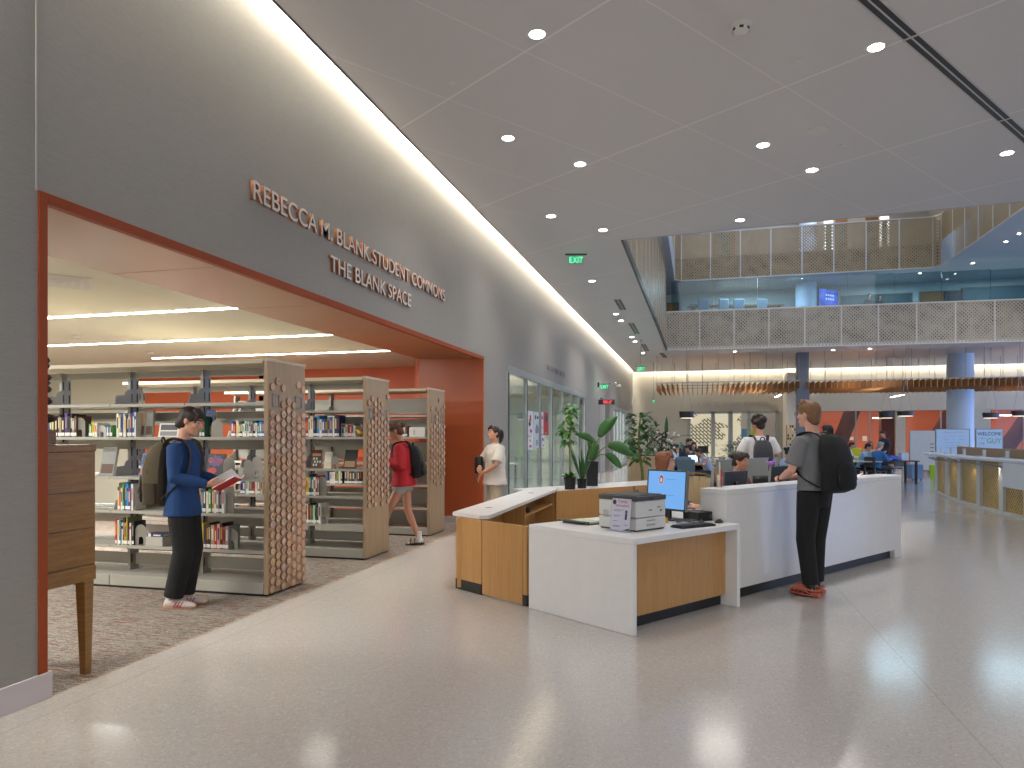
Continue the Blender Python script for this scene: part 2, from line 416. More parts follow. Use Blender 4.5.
# ================================================================ upper floors round the atrium
b = MB()
b.prism([(CL, EF[1] + .06), (EF[0] - .1, EF[1] + .06), (24, EF[1] + 1.06), (24, 41.9), (CL, 41.9)], ZC + .12, 5.95)
b.prism([(CL, E0[1] + .2), (E0[0] - .06, E0[1]), (EF[0] - .06, EF[1]), (CL, EF[1])], ZC + .12, 5.95)
struct('floor_upper', b, m_slab)
U3Y = 33.9
b = MB(); b.prism([(-3.6, 13.5), (-1, 13.5), (-1, U3Y - .3), (-.7, U3Y + .04), (9.9, U3Y + .04), (9.98, 20), (24, 20), (24, 45), (-3.6, 45)], 8.72, 9.72); struct('ceiling_upper', b, m_slab)
b = MB(); b.box(-3.6, 24, 37.2, 37.3, 5.95, 8.72); struct('wall_upper_far', b, M('teal_grey_paint', '#a3b1b3', .6))
b = MB(); b.box(-3.6, 24, 38.4, 38.5, 9.72, 14); b.box(10.8, 10.9, 18, 38.4, 9.72, 14); struct('wall_third_floor', b, M('beige_paint', '#a79e8e', .6))
b = MB(); b.box(-3.7, -3.6, 12, 45, 5.6, 14); struct('wall_upper_left', b, m_white)
b = MB(); b.box(-3.6, 24, 11, 45, 14, 14.1); struct('ceiling_atrium', b, m_white)
b = MB(); b.box(-.5, 9.5, 15, 32, 13.9, 13.99); light_thing('skylight', b, ME('skylight_diffuser', '#a9c4f5', .85), 'cool white skylight high over the atrium opening', 'skylight')

# ---- balustrades
def balustrade(label, pts, zb, zs, zt, step, pm):
    """perforated metal panels hung on a balcony edge; pts: polyline"""
    t = thing('balcony_balustrade', label, 'balustrade', (pts[0][0], pts[0][1], zb))
    inv = Matrix.Translation((-pts[0][0], -pts[0][1], -zb))
    for (x0, y0), (x1, y1) in zip(pts, pts[1:]):
        L = math.hypot(x1 - x0, y1 - y0); n = max(1, round(L / step)); ang = math.atan2(y1 - y0, x1 - x0)
        for i in range(n):
            s0, s1 = L * i / n + .03, L * (i + 1) / n - .03
            T = inv @ Matrix.Translation((x0, y0, 0)) @ Matrix.Rotation(ang, 4, 'Z')
            b = MB(); b.box(s0, s1, -.008, .008, zb + .02, zt, M4=T); b.build('perforated_panel', pm, t)
            b = MB(); b.box(s0 - .055, s0 - .005, -.02, .02, zb, zt, M4=T); b.build('panel_joint', M('joint_metal', '#c9c2b6', .4, .3), t)
        b = MB(); b.box(0, L, -.03, .03, zt, zt + .05, M4=T); b.build('top_rail', M('joint_metal', '#c9c2b6', .4, .3), t); b = MB(); b.box(0, L, -.02, .02, zb - .02, zb + .02, M4=T); b.build('bottom_rail', M('joint_metal', '#c9c2b6', .4, .3), t)
    for (x0, y0), (x1, y1) in zip(pts, pts[1:]):
        L = math.hypot(x1 - x0, y1 - y0); T = inv @ Matrix.Translation((x0, y0, 0)) @ Matrix.Rotation(math.atan2(y1 - y0, x1 - x0), 4, 'Z')
        b = MB(); b.box(0, L, .022, .03, zb + .02, zs, M4=T); b.build('hole_shade_sheet', M('hole_shade', '#5a5048', .8), t)  # dark sheet added behind the holes to stand for shade inside
    return t
balustrade('perforated pale metal balustrade along the second-floor edge facing the lobby', [EF, (24, EF[1] + .99)], ZC, 6.8, 6.86, 1.42, m_perf)
balustrade('perforated metal balustrade on the left side of the atrium opening', [(E0[0] + .02, E0[1] + .2), (EF[0], EF[1] - .05)], ZC + .02, 5.95, 8.66, 1.42, m_perf2)
balustrade('tan perforated balustrade along the top-floor edge above the glass level', [(-1.0, U3Y - .35), (-.7, U3Y - .04), (9.7, U3Y - .04), (9.92, U3Y - .4), (9.92, 20)], 8.70, 9.7, 10.82, 1.36, m_perf2)
# glass screen of the second floor
b = MB(); n = 14
for i in range(n):
    x0 = -1.1 + i * 1.8; y = EF[1] + .5 + .0725 * (x0 + 1.3); b.box(x0 + .01, x0 + 1.79, y, y + .015, 5.95, 8.28)
struct('window_1', b, m_bluegl)
# ================================================================ ceiling fixtures
def lamp(name, kind, loc, energy, color=(1, .98, .95), rot=(0, 0, 0), size=.2, size_y=None, spread=None, blend=.6, angle=None):
    L = bpy.data.lights.new(name, kind); L.energy = energy; L.color = color
    if kind == 'AREA':
        L.shape = 'RECTANGLE' if size_y else 'DISK'; L.size = size
        if size_y: L.size_y = size_y
        if spread: L.spread = spread
    if kind == 'SPOT':
        L.spot_size = angle or 1.9; L.spot_blend = blend; L.shadow_soft_size = size
    o = bpy.data.objects.new(name, L); COL.objects.link(o); o.location = loc; o.rotation_euler = rot; return o
def downlight(loc, label, group='recessed ceiling downlights', r=.072, e=60):
    t = thing('downlight', label, 'ceiling light', loc, 0, group)
    b = MB(); b.lathe([(r * 1.25, -.004), (r * 1.25, .0), (r * 1.02, .001), (r * 1.02, -.004)], n=18); b.build('trim_ring', M('downlight_trim', '#d8d5d0', .4), t)
    b = MB(); b.lathe([(r, -.006), (r, .002)], n=18); b.build('lens', m_emit_dl, t)
    if e: lamp('downlight_beam', 'SPOT', (loc[0], loc[1], loc[2] - .03), e, size=.07, angle=2.1, blend=.8)
    return t
DLP = [(537, 34, 'large downlight highest in the picture, left of the smoke detector'), (876, 47, 'downlight just left of the long double slot vent'), (508, 138, 'downlight nearest the cove above the wall lettering'),
       (580, 164, 'downlight in the middle of the ceiling, right of and below the one by the lettering'), (763, 145, 'left one of the downlight pair in front of the atrium'), (812, 170, 'right one of the downlight pair in front of the atrium'),
       (1007, 153, 'downlight by the right end of the slot vent'), (551, 216, 'downlight above and left of the hanging exit sign'), (740, 220, 'downlight beside the near edge of the atrium opening'),
       (603, 230, 'downlight just right of the green ceiling exit sign'), (592, 281, 'small downlight below the green ceiling exit sign')]
for u, v, lb in DLP:
    x, y = fl(u, v, ZC); downlight((x, y, ZC), lb)
for i, (u, v) in enumerate([(616, 314), (621, 320.5), (632, 337), (635, 341.5), (643, 353)]):
    x, y = fl(u, v, ZC); downlight((x, y, ZC), ORD[i] + ' of the small downlights receding beside the far slot vents', e=70)
for x, y in [(-.4, 2.4), (2.2, 3.2), (5.2, 4.2), (6.3, 7.6), (-1.2, -.8), (2.6, -.6), (6, 0)]: lamp('unseen_fill_spot', 'SPOT', (x, y, ZC - .03), 60, size=.07, angle=2.1, blend=.8)  # unseen spots added to brighten the near lobby and left wall
for i, u in enumerate([735, 833, 870]):
    x, y = fl(u, 351.5 - i * 1.5, ZC); downlight((x, y, ZC), 'downlight under the second-floor edge, ' + ['above the hanging baffles', 'right of the square column', 'farthest right'][i], r=.07, e=60)
for i, (u, v) in enumerate([(1019, 233.5), (1006, 241.5), (973, 263), (920, 273)]):
    x, y = fl(u, v, 8.72); downlight((x, y, 8.71), 'downlight in the blue top-floor soffit, ' + ORD[i] + ' from the right', r=.055, e=60)
# slot vents
def slot(p0, p1, w, label, mids=()):
    L = math.hypot(p1[0] - p0[0], p1[1] - p0[1]); t = thing('slot_diffuser', label, 'air vent', (p0[0], p0[1], ZC), math.atan2(p1[1] - p0[1], p1[0] - p0[0]), 'linear slot diffusers in the ceiling')
    b = MB()
    for y in (-w / 2, -.008, w / 2 - .016): b.box(0, L, y, y + .016, -.006, .002)
    for x in (0, L - .02) + tuple(m * L for m in mids): b.box(x, x + .03, -w / 2, w / 2, -.007, .002)
    b.build('frame', M('vent_frame', '#bdbab6', .4), t)
    b = MB(); b.box(.005, L - .005, -w / 2 + .01, w / 2 - .01, -.003, -.0005); b.build('slot_opening', m_black, t)
p0_, p1_ = V(fl(869, 0, ZC)), V(fl(1024, 136.5, ZC)); dv_ = (p1_ - p0_).normalized()
slot(tuple(p0_ - dv_ * .35), tuple(p1_ + dv_ * 1.4), .15, 'long double slot vent crossing the ceiling at upper right', (.20, .645))
for i, (y0, y1) in enumerate([(19.5, 21.2), (23.7, 26.3), (29.2, 31.7)]):
    slot((-2.1, y0), (-2.1, y1), .22, ['nearest', 'middle', 'farthest'][i] + ' of the short black slot vents left of the atrium')
slot((-1.55, 32.4), (-1.45, 34.6), .22, 'short slot vent beyond the corner of the atrium')
# smoke detector, speakers, sensors
x, y = fl(741, 25, ZC); t = thing('smoke_detector', 'white round smoke detector with dark vents on the ceiling', 'smoke detector', (x, y, ZC))
b = MB(); b.lathe([(.10, 0), (.10, -.025), (.075, -.032), (.07, -.06), (.04, -.075), (.0, -.076)]); b.build('housing', m_white, t, True)
b = MB()
for k in range(6): a = k * PI / 3; b.box(-.018, .018, .058, .074, -.058, -.036, M4=Matrix.Rotation(a, 4, 'Z'))
b.build('vent', m_dark, t)
for u, v, r, nm, lb in [(818, 130, .13, 'ceiling_speaker', 'flat round ceiling speaker right of the paired downlights'), (797, 63, .055, 'ceiling_sensor', 'small white ceiling sensor right of the smoke detector'), (842, 145, .04, 'ceiling_sprinkler', 'tiny white sprinkler cap beyond the round speaker'),
                        (451, 83, .04, 'ceiling_sprinkler', 'tiny cream sprinkler cap near the cove at upper left'), (915, 157, .06, 'ceiling_sensor', 'small ceiling sensor left of the far right downlight')]:
    x, y = fl(u, v, ZC); b = MB(); b.lathe([(r, 0), (r * .97, -.008), (r * .3, -.014), (0, -.014)], (0, 0, 0)); o = b.build(nm, m_white, None, True, (x, y, ZC)); tag(o, lb, nm.split('_')[-1])
# library linear lights, diffuser, smoke head
LZ = 2.93
for i, (u0, v0, u1, v1) in enumerate([(-40, 319, 236.3, 307.6), (-40, 345.5, 332, 334.3), (140, 356.3, 390, 350.4)]):
    (xa, ya), (xb, yb) = fl(u0, v0, LZ), fl(u1, v1, LZ); ym = (ya + yb) / 2; ym = yb
    if i < 2: xa = -11.5
    t = thing('linear_light', ['nearest', 'middle', 'farthest'][i] + ' bright linear light in the cream library ceiling', 'ceiling light', ((xa + xb) / 2, ym, LZ), 0, 'linear lights in the library ceiling')
    b = MB(); b.box(-(xb - xa) / 2, (xb - xa) / 2, -.034, .034, -.004, .001); b.build('frame', M('downlight_trim', '#d8d5d0', .4), t)
    b = MB(); n = 12; L = xb - xa
    for k in range(n): b.box(-L / 2 + L * k / n, -L / 2 + L * (k + 1) / n, -.026, .026, -.01, -.003)
    b.build('lens', m_emit_lib, t)
x, y = fl(62, 280, LZ); t = thing('ceiling_diffuser', 'square white air diffuser in the library ceiling', 'air vent', (x - .1, y, LZ))
b = MB()
for k in range(4): s = .44 - k * .10; b.lathe([(s, -.004 - k * .006), (s - .04, -.010 - k * .006)], n=4)
b.build('louvres', m_white, t); b = MB(); b.box(-.2, .2, -.2, .2, -.001, 0); b.build('throat', m_dark, t)
for u, v, lb in [(77, 335, 'round smoke detector in the cream library ceiling'), (150, 352, 'small round sprinkler in the cream library ceiling')]:
    x, y = fl(u, v, LZ); b = MB(); b.lathe([(.06, 0), (.055, -.03), (.03, -.045), (0, -.045)]); tag(b.build('smoke_detector' if 'smoke' in lb else 'ceiling_sprinkler', m_white, None, True, (x, y, LZ)), lb, 'ceiling sensor')
# added library fill lights, then office and upper-floor room lamps
for x, y in [(-6.2, 3.0), (-8.5, 4.4), (-12, 5), (-13, 9), (-8, 7.4), (-8, 9.4)]: lamp('library_fill', 'AREA', (x, y, LZ - .03), 66, (.97, .98, .96), size=2.4, size_y=.3)
lamp('office_lamp', 'AREA', (-6.4, 18.5, 2.9), 150, (.95, 1, .97), size=3, size_y=8)
for x in (8, 12, 16, 20): lamp('orange_room_lamp', 'AREA', (x, 45, 3.35), 22, (1, .92, .82), size=2.4, size_y=.3)
for x in (2.2, 8.5, 13): lamp('upper_floor_light', 'AREA', (x, 35, 8.65), 90, (.86, .95, 1), size=2, size_y=2)
lamp('upper_floor_light', 'AREA', (4.0, 34.3, 8.6), 22, (.9, .97, 1), size=.5)  # extra lamp added to brighten the upper column
for x in (1, 6): lamp('third_floor_lamp', 'AREA', (x, 36, 13.5), 60, (1, .95, .88), size=2, size_y=1)
for x, y in [(2, 36.5), (7, 35.5), (14, 36), (0, 37)]: lamp('under_balcony_fill', 'SPOT', (x, y, ZC - .04), 260, size=.1, angle=2.2, blend=.8)  # spots without fixtures, added to light the timber baffles

# ================================================================ world, camera, colour
w = bpy.data.worlds.new('World'); SC.world = w; w.use_nodes = True
w.node_tree.nodes['Background'].inputs[0].default_value = (.73, .74, .76, 1); w.node_tree.nodes['Background'].inputs[1].default_value = .85
cam = bpy.data.cameras.new('camera'); co = bpy.data.objects.new('camera', cam); COL.objects.link(co)
cam.sensor_width = 36; cam.lens = 36 * F / 1024; cam.shift_x = 0; cam.shift_y = (HV - 384) / 1024; cam.clip_start = .05; cam.clip_end = 200
co.location = (0, 0, CH); co.rotation_euler = (PI / 2, 0, CA); SC.camera = co
SC.view_settings.view_transform = 'Standard'; SC.view_settings.look = 'None'; SC.view_settings.exposure = 1.17; SC.view_settings.gamma = 1; SC.view_settings.use_curve_mapping = False
# ================================================================ bookcases
m_steel = M('putty_steel', '#a8a59b', .42, ns=4, na=.03); m_steel_d = M('post_steel', '#99968e', .4, .3)
m_canopy = M('canopy_laminate', '#c9bda4', .5, ns=4, na=.03)
def mat_disc():
    t = NT('painted_disc'); oi = t.n('ShaderNodeObjectInfo')
    wood = t.ramp(oi.outputs['Random'], [(0, '#c69a78'), (.2, '#d3ab8c'), (.4, '#cdb094'), (.55, '#d8b698'), (.7, '#bd9c82'), (.82, '#d2ab8c'), (.93, '#bfb0ac'), (1, '#c27a58')])
    sh = t.n('ShaderNodeVectorMath', operation='ADD'); t.l(t.obj(), sh.inputs[0]); cb = t.n('ShaderNodeCombineXYZ')
    r2 = t.math('MULTIPLY', oi.outputs['Random'], 97.0); t.l(r2, cb.inputs[0]); t.l(r2, cb.inputs[1]); t.l(cb.outputs[0], sh.inputs[1])
    n = t.noise(sh.outputs[0], 38, 2); w = t.n('ShaderNodeTexWhiteNoise', noise_dimensions='1D'); t.l(r2, w.inputs['W'])
    paint = t.ramp(w.outputs['Value'], [(0, '#c4423a'), (.16, '#8f8694'), (.3, '#4f6d9a'), (.45, '#c78f9c'), (.6, '#e2dccf'), (.75, '#7a5a4a'), (.85, '#d0823a'), (.93, '#5d9a78'), (1, '#d8c24a')])
    s = t.n('ShaderNodeSeparateXYZ'); t.l(t.obj(), s.inputs[0]); rr = t.math('SQRT', t.math('ADD', t.math('MULTIPLY', s.outputs[1], s.outputs[1]), t.math('MULTIPLY', s.outputs[2], s.outputs[2])))
    inside = t.math('LESS_THAN', rr, .024); f = t.math('MULTIPLY', inside, t.math('MULTIPLY', t.math('GREATER_THAN', n, .52), .75))
    c = t.mix(f, wood, paint); c = t.mix(t.math('GREATER_THAN', rr, .034), c, lin('#8f6f58')); t.col(c); t.b.inputs['Roughness'].default_value = .6; return t.m
m_disc = mat_disc(); m_stop = M('back_stop_steel', '#a29f96', .45, ns=4)
LEV = [1.846, 1.515, 1.117, .776, .427, .127]
BAY = .885; BCW = .66
def bookcase(Y0, label, zlo, nb=4, seed=1, pitch=(.094, .088), gaps=(), nb_solid=False):
    X0 = -3.93; t = thing('bookcase', label, 'bookcase', (X0, Y0, 0), 0, 'steel library bookcases with wooden end panels'); D = BCW
    b = MB(); b.box(-.045, 0, 0, D, .02, 2.235, .003); ep = b.build('end_panel', m_wood_pale, t)
    b = MB(); b.box(-.055, .004, -.01, D + .01, 2.235, 2.262, .003); b.box(-nb * BAY - .05, -.055, -.01, D + .01, 2.215, 2.255, .003); b.build('canopy_top', m_canopy, t)
    b = MB(); b.box(-nb * BAY, -.045, .01, D - .01, .0, .02); b.build('kick_strip', m_dark, t)
    for k in range(nb + 1):
        x = -.045 - k * BAY - (.02 if k == 0 else 0); b = MB(); b.box(x - .026, x + .004, D / 2 - .06, D / 2 + .06, .02, 2.2)
        b.mi = 1
        for z in range(14): b.box(x + .004, x + .006, D / 2 - .045, D / 2 - .03, .2 + z * .14, .29 + z * .14); b.box(x + .004, x + .006, D / 2 + .03, D / 2 + .045, .2 + z * .14, .29 + z * .14)
        b.build('upright', [m_steel_d, m_black], t)
    for k in range(nb):
        x1 = -.05 - k * BAY; x0 = x1 - BAY + .008
        for li, z in enumerate(LEV):
            if li == len(LEV) - 1:
                b = MB(); b.box(x0, x1, .0, D, z - .105, z, .002); b.build('base_shelf', m_steel, t); continue
            for side in (0, 1):
                y0, y1 = (.012, D / 2 - .03) if side == 0 else (D / 2 + .03, D - .012)
                b = MB(); b.box(x0, x1, y0, y1, z - .018, z); yf = y0 - .003 if side == 0 else y1 - .009; b.box(x0, x1, yf, yf + .012, z - .028, z + .001)
                for xe in (x0, x1 - .003) if side == 0 else ():
                    yb, yf2 = (y1, y0 + .05) if side == 0 else (y0, y1 - .05)
                    M4 = Matrix(((0, 0, 1, xe), (1, 0, 0, 0), (0, 1, 0, 0), (0, 0, 0, 1)))
                    s = 1 if side == 0 else -1
                    b.prism([(yb, z), (yf2, z), (yf2 + s * .03, z + .095), (yb - s * .1, z + .10), (yb - s * .085, z + .14), (yb - s * .04, z + .165), (yb, z + .15)], 0, .003, M4)
                b.build('shelf', m_steel, t)
        for z0, z1 in [(LEV[i] + .03, LEV[i] + (.27, .27, .31, .27, .27, .22)[i]) for i in range(6)] if nb_solid else ((2.13, 2.2), (1.68, 1.772), (1.388, 1.49), (.765, .866) if k % 2 else (.62, .72), (.18, .30)):
            b = MB(); b.box(x0 + .02, x1 - .02, D / 2 - .006, D / 2 + .006, z0, z1); b.build('back_stop', m_stop, t)
    # painted wooden discs
    R = random.Random(seed); P = []
    dy, dz = pitch; cols = int((D - .04) / dy)
    z = .065 + zlo; r_ = 0
    while z < 2.08:
        for c in range(cols + 1):
            y = .05 + c * (D - .1) / cols + R.uniform(-.008, .008); zz_ = z + (dz / 2 if c % 2 else 0) + R.uniform(-.010, .010)
            if any(abs(y - gy) < .085 and abs(zz_ - gz) < .10 for gy, gz in gaps): continue
            if zz_ > 2.0 and R.random() < .75 or zz_ > 1.9 and R.random() < .2: continue
            if zlo > .1 and zz_ < zlo + .16 and R.random() < .4: continue
            P.append((y, zz_))
        z += dz
    P.sort(key=lambda q: q[0] * 1.0 + abs(q[1] - 1.4) * .05)
    bm_ = MB(); bm_.tube([(0, 0, 0), (.018, 0, 0)], .0355, n=16); proto = bm_.build('wood_disc', m_disc, ep)
    proto.location = (0, P[0][0], P[0][1])
    for y, zq in P[1:100]:
        c = proto.copy(); COL.objects.link(c); c.parent = ep; c.location = (0, y, zq); c.rotation_euler = (R.uniform(0, 6.28), 0, 0)
    if len(P) > 100:
        b = MB()
        for y, zq in P[100:]: b.tube([(0, y, zq), (.018, y, zq)], .0355, n=12)
        o = b.build('more_wood_discs', M('disc_wood', '#cda78f', .6, ns=30, na=.3), ep); o['kind'] = 'stuff'
    for gy, gz in gaps:
        b = MB(); w = .062
        for q in ((-w, -w + .012, -w, w), (w - .012, w, -w, w), (-w, w, -w, -w + .012), (-w, w, w - .012, w)): b.box(0, .008, gy + q[0], gy + q[1], gz + q[2], gz + q[3])
        b.build('sign_frame', m_alu, ep)
    return t
BY = [5.971, 8.05, 10.2]
bookcase(BY[0], 'nearest steel bookcase, its end panel covered to the floor in wooden discs', 0, 4, 3, (.094, .088), ((.125, 1.865), (.53, 1.865)))
bookcase(BY[1], 'middle bookcase with wooden discs ending well above the floor', .60, 4, 5, (.098, .098), ((.13, 1.80), (.53, 1.80)))
bookcase(BY[2], 'farthest bookcase of the three, beside the orange portal wall', .72, 4, 9, (.11, .105), ((.13, 1.80), (.53, 1.80)), True)

# ================================================================ books
PAL = {'white': '#e3dfd6', 'cream': '#d8cba8', 'black': '#1c1b1d', 'charcoal': '#3a3a3c', 'grey': '#8b8a86', 'navy': '#202f5c', 'blue': '#2b5fa8', 'bright blue': '#2f8fd0', 'teal': '#1f7f86', 'green': '#3f8f3f', 'dark green': '#1f5a3a', 'olive': '#7c8040',
       'yellow': '#dcc02c', 'mustard': '#c98f25', 'orange': '#d8672a', 'red': '#b92b2b', 'crimson': '#8f1f35', 'maroon': '#5a2428', 'brown': '#5b4030', 'tan': '#b5906a', 'pink': '#cf8f8f', 'purple': '#5d3f80', 'mint': '#9ccfb4', 'cyan': '#2fa5d8'}
m_pages = M('page_block', '#ddd3bd', .8, ns=80, na=.08); m_spine_label = M('spine_label', '#e8e6e0', .6, ns=60, na=.05)
def m_cover(c): return M('cover_' + c.replace(' ', '_'), PAL[c], .45, ns=30, na=.08)
RB = random.Random(5)
def book_mesh(w, h, d, col, band, parent=None):
    b = MB(); e = .003
    b.box(-w / 2, w / 2, 0, e, 0, h); b.box(-w / 2, -w / 2 + e, e, d, 0, h); b.box(w / 2 - e, w / 2, e, d, 0, h)
    b.mi = 1; b.box(-w / 2 + e, w / 2 - e, e, d - .004, .003, h - .004)
    b.mi = 2; b.box(-w / 2 + .001, w / 2 - .001, -.0012, 0, .012, .045)
    b.mi = 3
    if w > .02: b.box(-w * .22, w * .22, -.001, 0, h * .38, h * .84)
    else: b.box(-w / 2 + .001, w / 2 - .001, -.001, 0, h * .72, h * .85)
    return b.build('book', [m_cover(col), m_pages, m_spine_label, m_cover(band)], parent)
def row(bc, lev, u0, u1, cols, where, h=(.2, .26), back=0.0, lean=0.0):
    Y = BY[bc] + .02 + back; x0, _ = onY(u0, Y); x1, _ = onY(u1, Y); n = len(cols); W = (x1 - x0)
    ws = [RB.uniform(.7, 1.3) for _ in cols]; k = W / sum(ws); x = x0
    for i, c in enumerate(cols):
        w = ws[i] * k; hh = RB.uniform(*h); band = RB.choice(['white', 'cream', 'black', 'mustard', 'grey', 'navy', 'red'])
        o = book_mesh(w - .0015, hh, RB.uniform(.15, .2), c, band if band != c else 'cream'); o.location = (x + w / 2, Y + RB.uniform(0, .012), LEV[lev]); x += w
        size = 'tall' if hh > h[0] + .68 * (h[1] - h[0]) else ('short' if hh < h[0] + .3 * (h[1] - h[0]) else 'upright')
        tag(o, '%s %s book, %s from left in row %s' % (size, c, ORD[i], where), 'book', 'books in the row ' + where)
S = lambda s: [x.strip() for x in s.split(',')]
row(0, 1, 40, 76, S('cyan,green,blue,charcoal,olive,black,brown,grey,black,purple,charcoal,black,grey,brown'), 'above the wooden cabinet', (.19, .255))
row(0, 1, 88.5, 96.5, S('green,yellow,white'), 'right of the arched bookend', (.13, .15)); row(0, 1, 106, 112, S('blue,teal,green'), 'just left of the bay divide', (.11, .13))
row(0, 1, 116, 135, S('white,yellow,blue,white,cream,navy,grey,purple,blue,white'), 'at eye level left of the reader', (.2, .25))
row(0, 1, 199, 204, S('green,dark green'), "by the reader's chin", (.18, .21))
row(0, 3, 117, 132.5, S('cream,orange,white,green,blue,bright blue,purple,white'), "under the reader's backpack strap", (.2, .28))
row(0, 3, 195.5, 224, S('crimson,mustard,bright blue,charcoal,white,green,mustard,white,grey,navy,white'), 'under the open book', (.2, .25))
row(0, 4, 114.5, 133, S('red,white,teal,white,charcoal,mustard,olive,maroon,white,black'), 'behind the bottom of the backpack', (.2, .28))
row(0, 4, 200, 228, S('yellow,charcoal,maroon,black,tan,red,pink,black,red,grey'), "beside the reader's knee", (.21, .26))
row(1, 1, 231, 264, S('blue,red,cream,olive,black,white,mint,white,crimson,grey,navy,white,teal,bright blue,blue'), 'seen through the nearest bookcase', (.16, .23))
row(1, 1, 305.5, 339, S('red,white,white,navy,black,bright blue,white,blue,brown,grey,blue,white,charcoal,navy'), 'at eye level on the middle bookcase', (.22, .28))
row(1, 1, 340, 355, S('cream,charcoal,grey,white,red,red,grey,white'), 'left of the gold figurine', (.13, .17), back=.06)
row(1, 3, 305.5, 318.5, S('yellow,yellow,navy,teal,white,red,grey'), 'fourth shelf of the middle bookcase', (.22, .28))
row(1, 4, 305.5, 320.5, S('red,white,maroon,olive,green,white,teal,charcoal,white'), 'fifth shelf of the middle bookcase', (.2, .26))
row(2, 3, 326, 342, S('blue,navy,white,white,grey,green,white,charcoal'), 'seen through the middle bookcase, fourth shelf', (.18, .22))
row(2, 3, 344, 364, S('charcoal,grey,brown,black,grey,charcoal,black,brown'), 'of dark spines far behind, fourth shelf', (.2, .24))
row(2, 4, 326, 343, S('navy,white,green,blue,red,white,purple,white'), 'seen through the middle bookcase, fifth shelf', (.16, .2))
row(2, 1, 398, 407, S('white,grey,cream,charcoal'), 'left of the white box file', (.16, .22))
row(1, 3, 240, 262, S('purple,blue,white,teal,red,white,grey,cream'), 'low behind the nearest bookcase', (.15, .2))
row(1, 4, 243, 263, S('red,green,white,yellow,olive,white,blue'), 'lowest behind the nearest bookcase', (.14, .18))
# bookends
m_be = M('bookend_steel', '#8f8c84', .4, .2, ns=10); m_bel = M('bookend_light', '#bdbab2', .4, .2, ns=10)
def bookend(bc, lev, u, label, w=.12, h=.17, m=None, arch=True, yaw=0.0):
    Y = BY[bc] + .05; x, _ = onY(u, Y); b = MB(); n = 10
    M4 = Matrix(((1, 0, 0, 0), (0, 0, 1, 0), (0, 1, 0, 0), (0, 0, 0, 1)))
    out = [(-w / 2, 0)] + [(-w / 2 * math.cos(PI * i / n), h - w / 2 + w / 2 * math.sin(PI * i / n)) for i in range(n + 1)] + [(w / 2, 0)]
    if arch:
        q = w * .2; out += [(q, 0)] + [(q * math.cos(PI * i / n), h * .28 + q * math.sin(PI * i / n)) for i in range(n + 1)] + [(-q, 0)]
    b.prism(out, 0, .002, M4); t = thing('bookend', label, 'bookend', (x, Y, LEV[lev]), yaw, 'steel bookends')
    b.build('plate', m or m_be, t); b = MB(); b.box(-w / 2, w / 2, .002, .11, 0, .002); b.build('foot', m or m_be, t)
bookend(0, 1, 80, 'grey arched bookend right of the books above the wooden cabinet', .11, .2, yaw=.2)
bookend(0, 1, 102, 'pale sloping bookend beside the short green books', .1, .12, m_bel); bookend(0, 1, 217, "grey bookend right of the reader's face", .13, .17, arch=False)
bookend(0, 2, 229, 'dark bookend right of the purple comic', .13, .2); bookend(0, 2, 257, 'pale arched bookend by the disc-covered end panel', .115, .21, m_bel); bookend(0, 2, 248, 'small pale bookend left of the arched one', .09, .18, m_bel, arch=False)
bookend(0, 3, 134, "bookend behind the reader's backpack", .05, .19); bookend(0, 3, 228, 'grey bookend after the books under the open book', .12, .2, arch=False)
bookend(0, 4, 141, 'grey bookend right of the red-spined row on the fifth shelf', .14, .21); bookend(0, 4, 232, "bookend closing the row beside the reader's knee", .13, .2)
bookend(1, 2, 335, 'bookend behind the displayed books on the middle bookcase', .1, .16); bookend(1, 3, 322, 'bookend on the fourth shelf of the middle bookcase', .13, .24, arch=False); bookend(1, 4, 324, 'bookend on the fifth shelf of the middle bookcase', .12, .2)
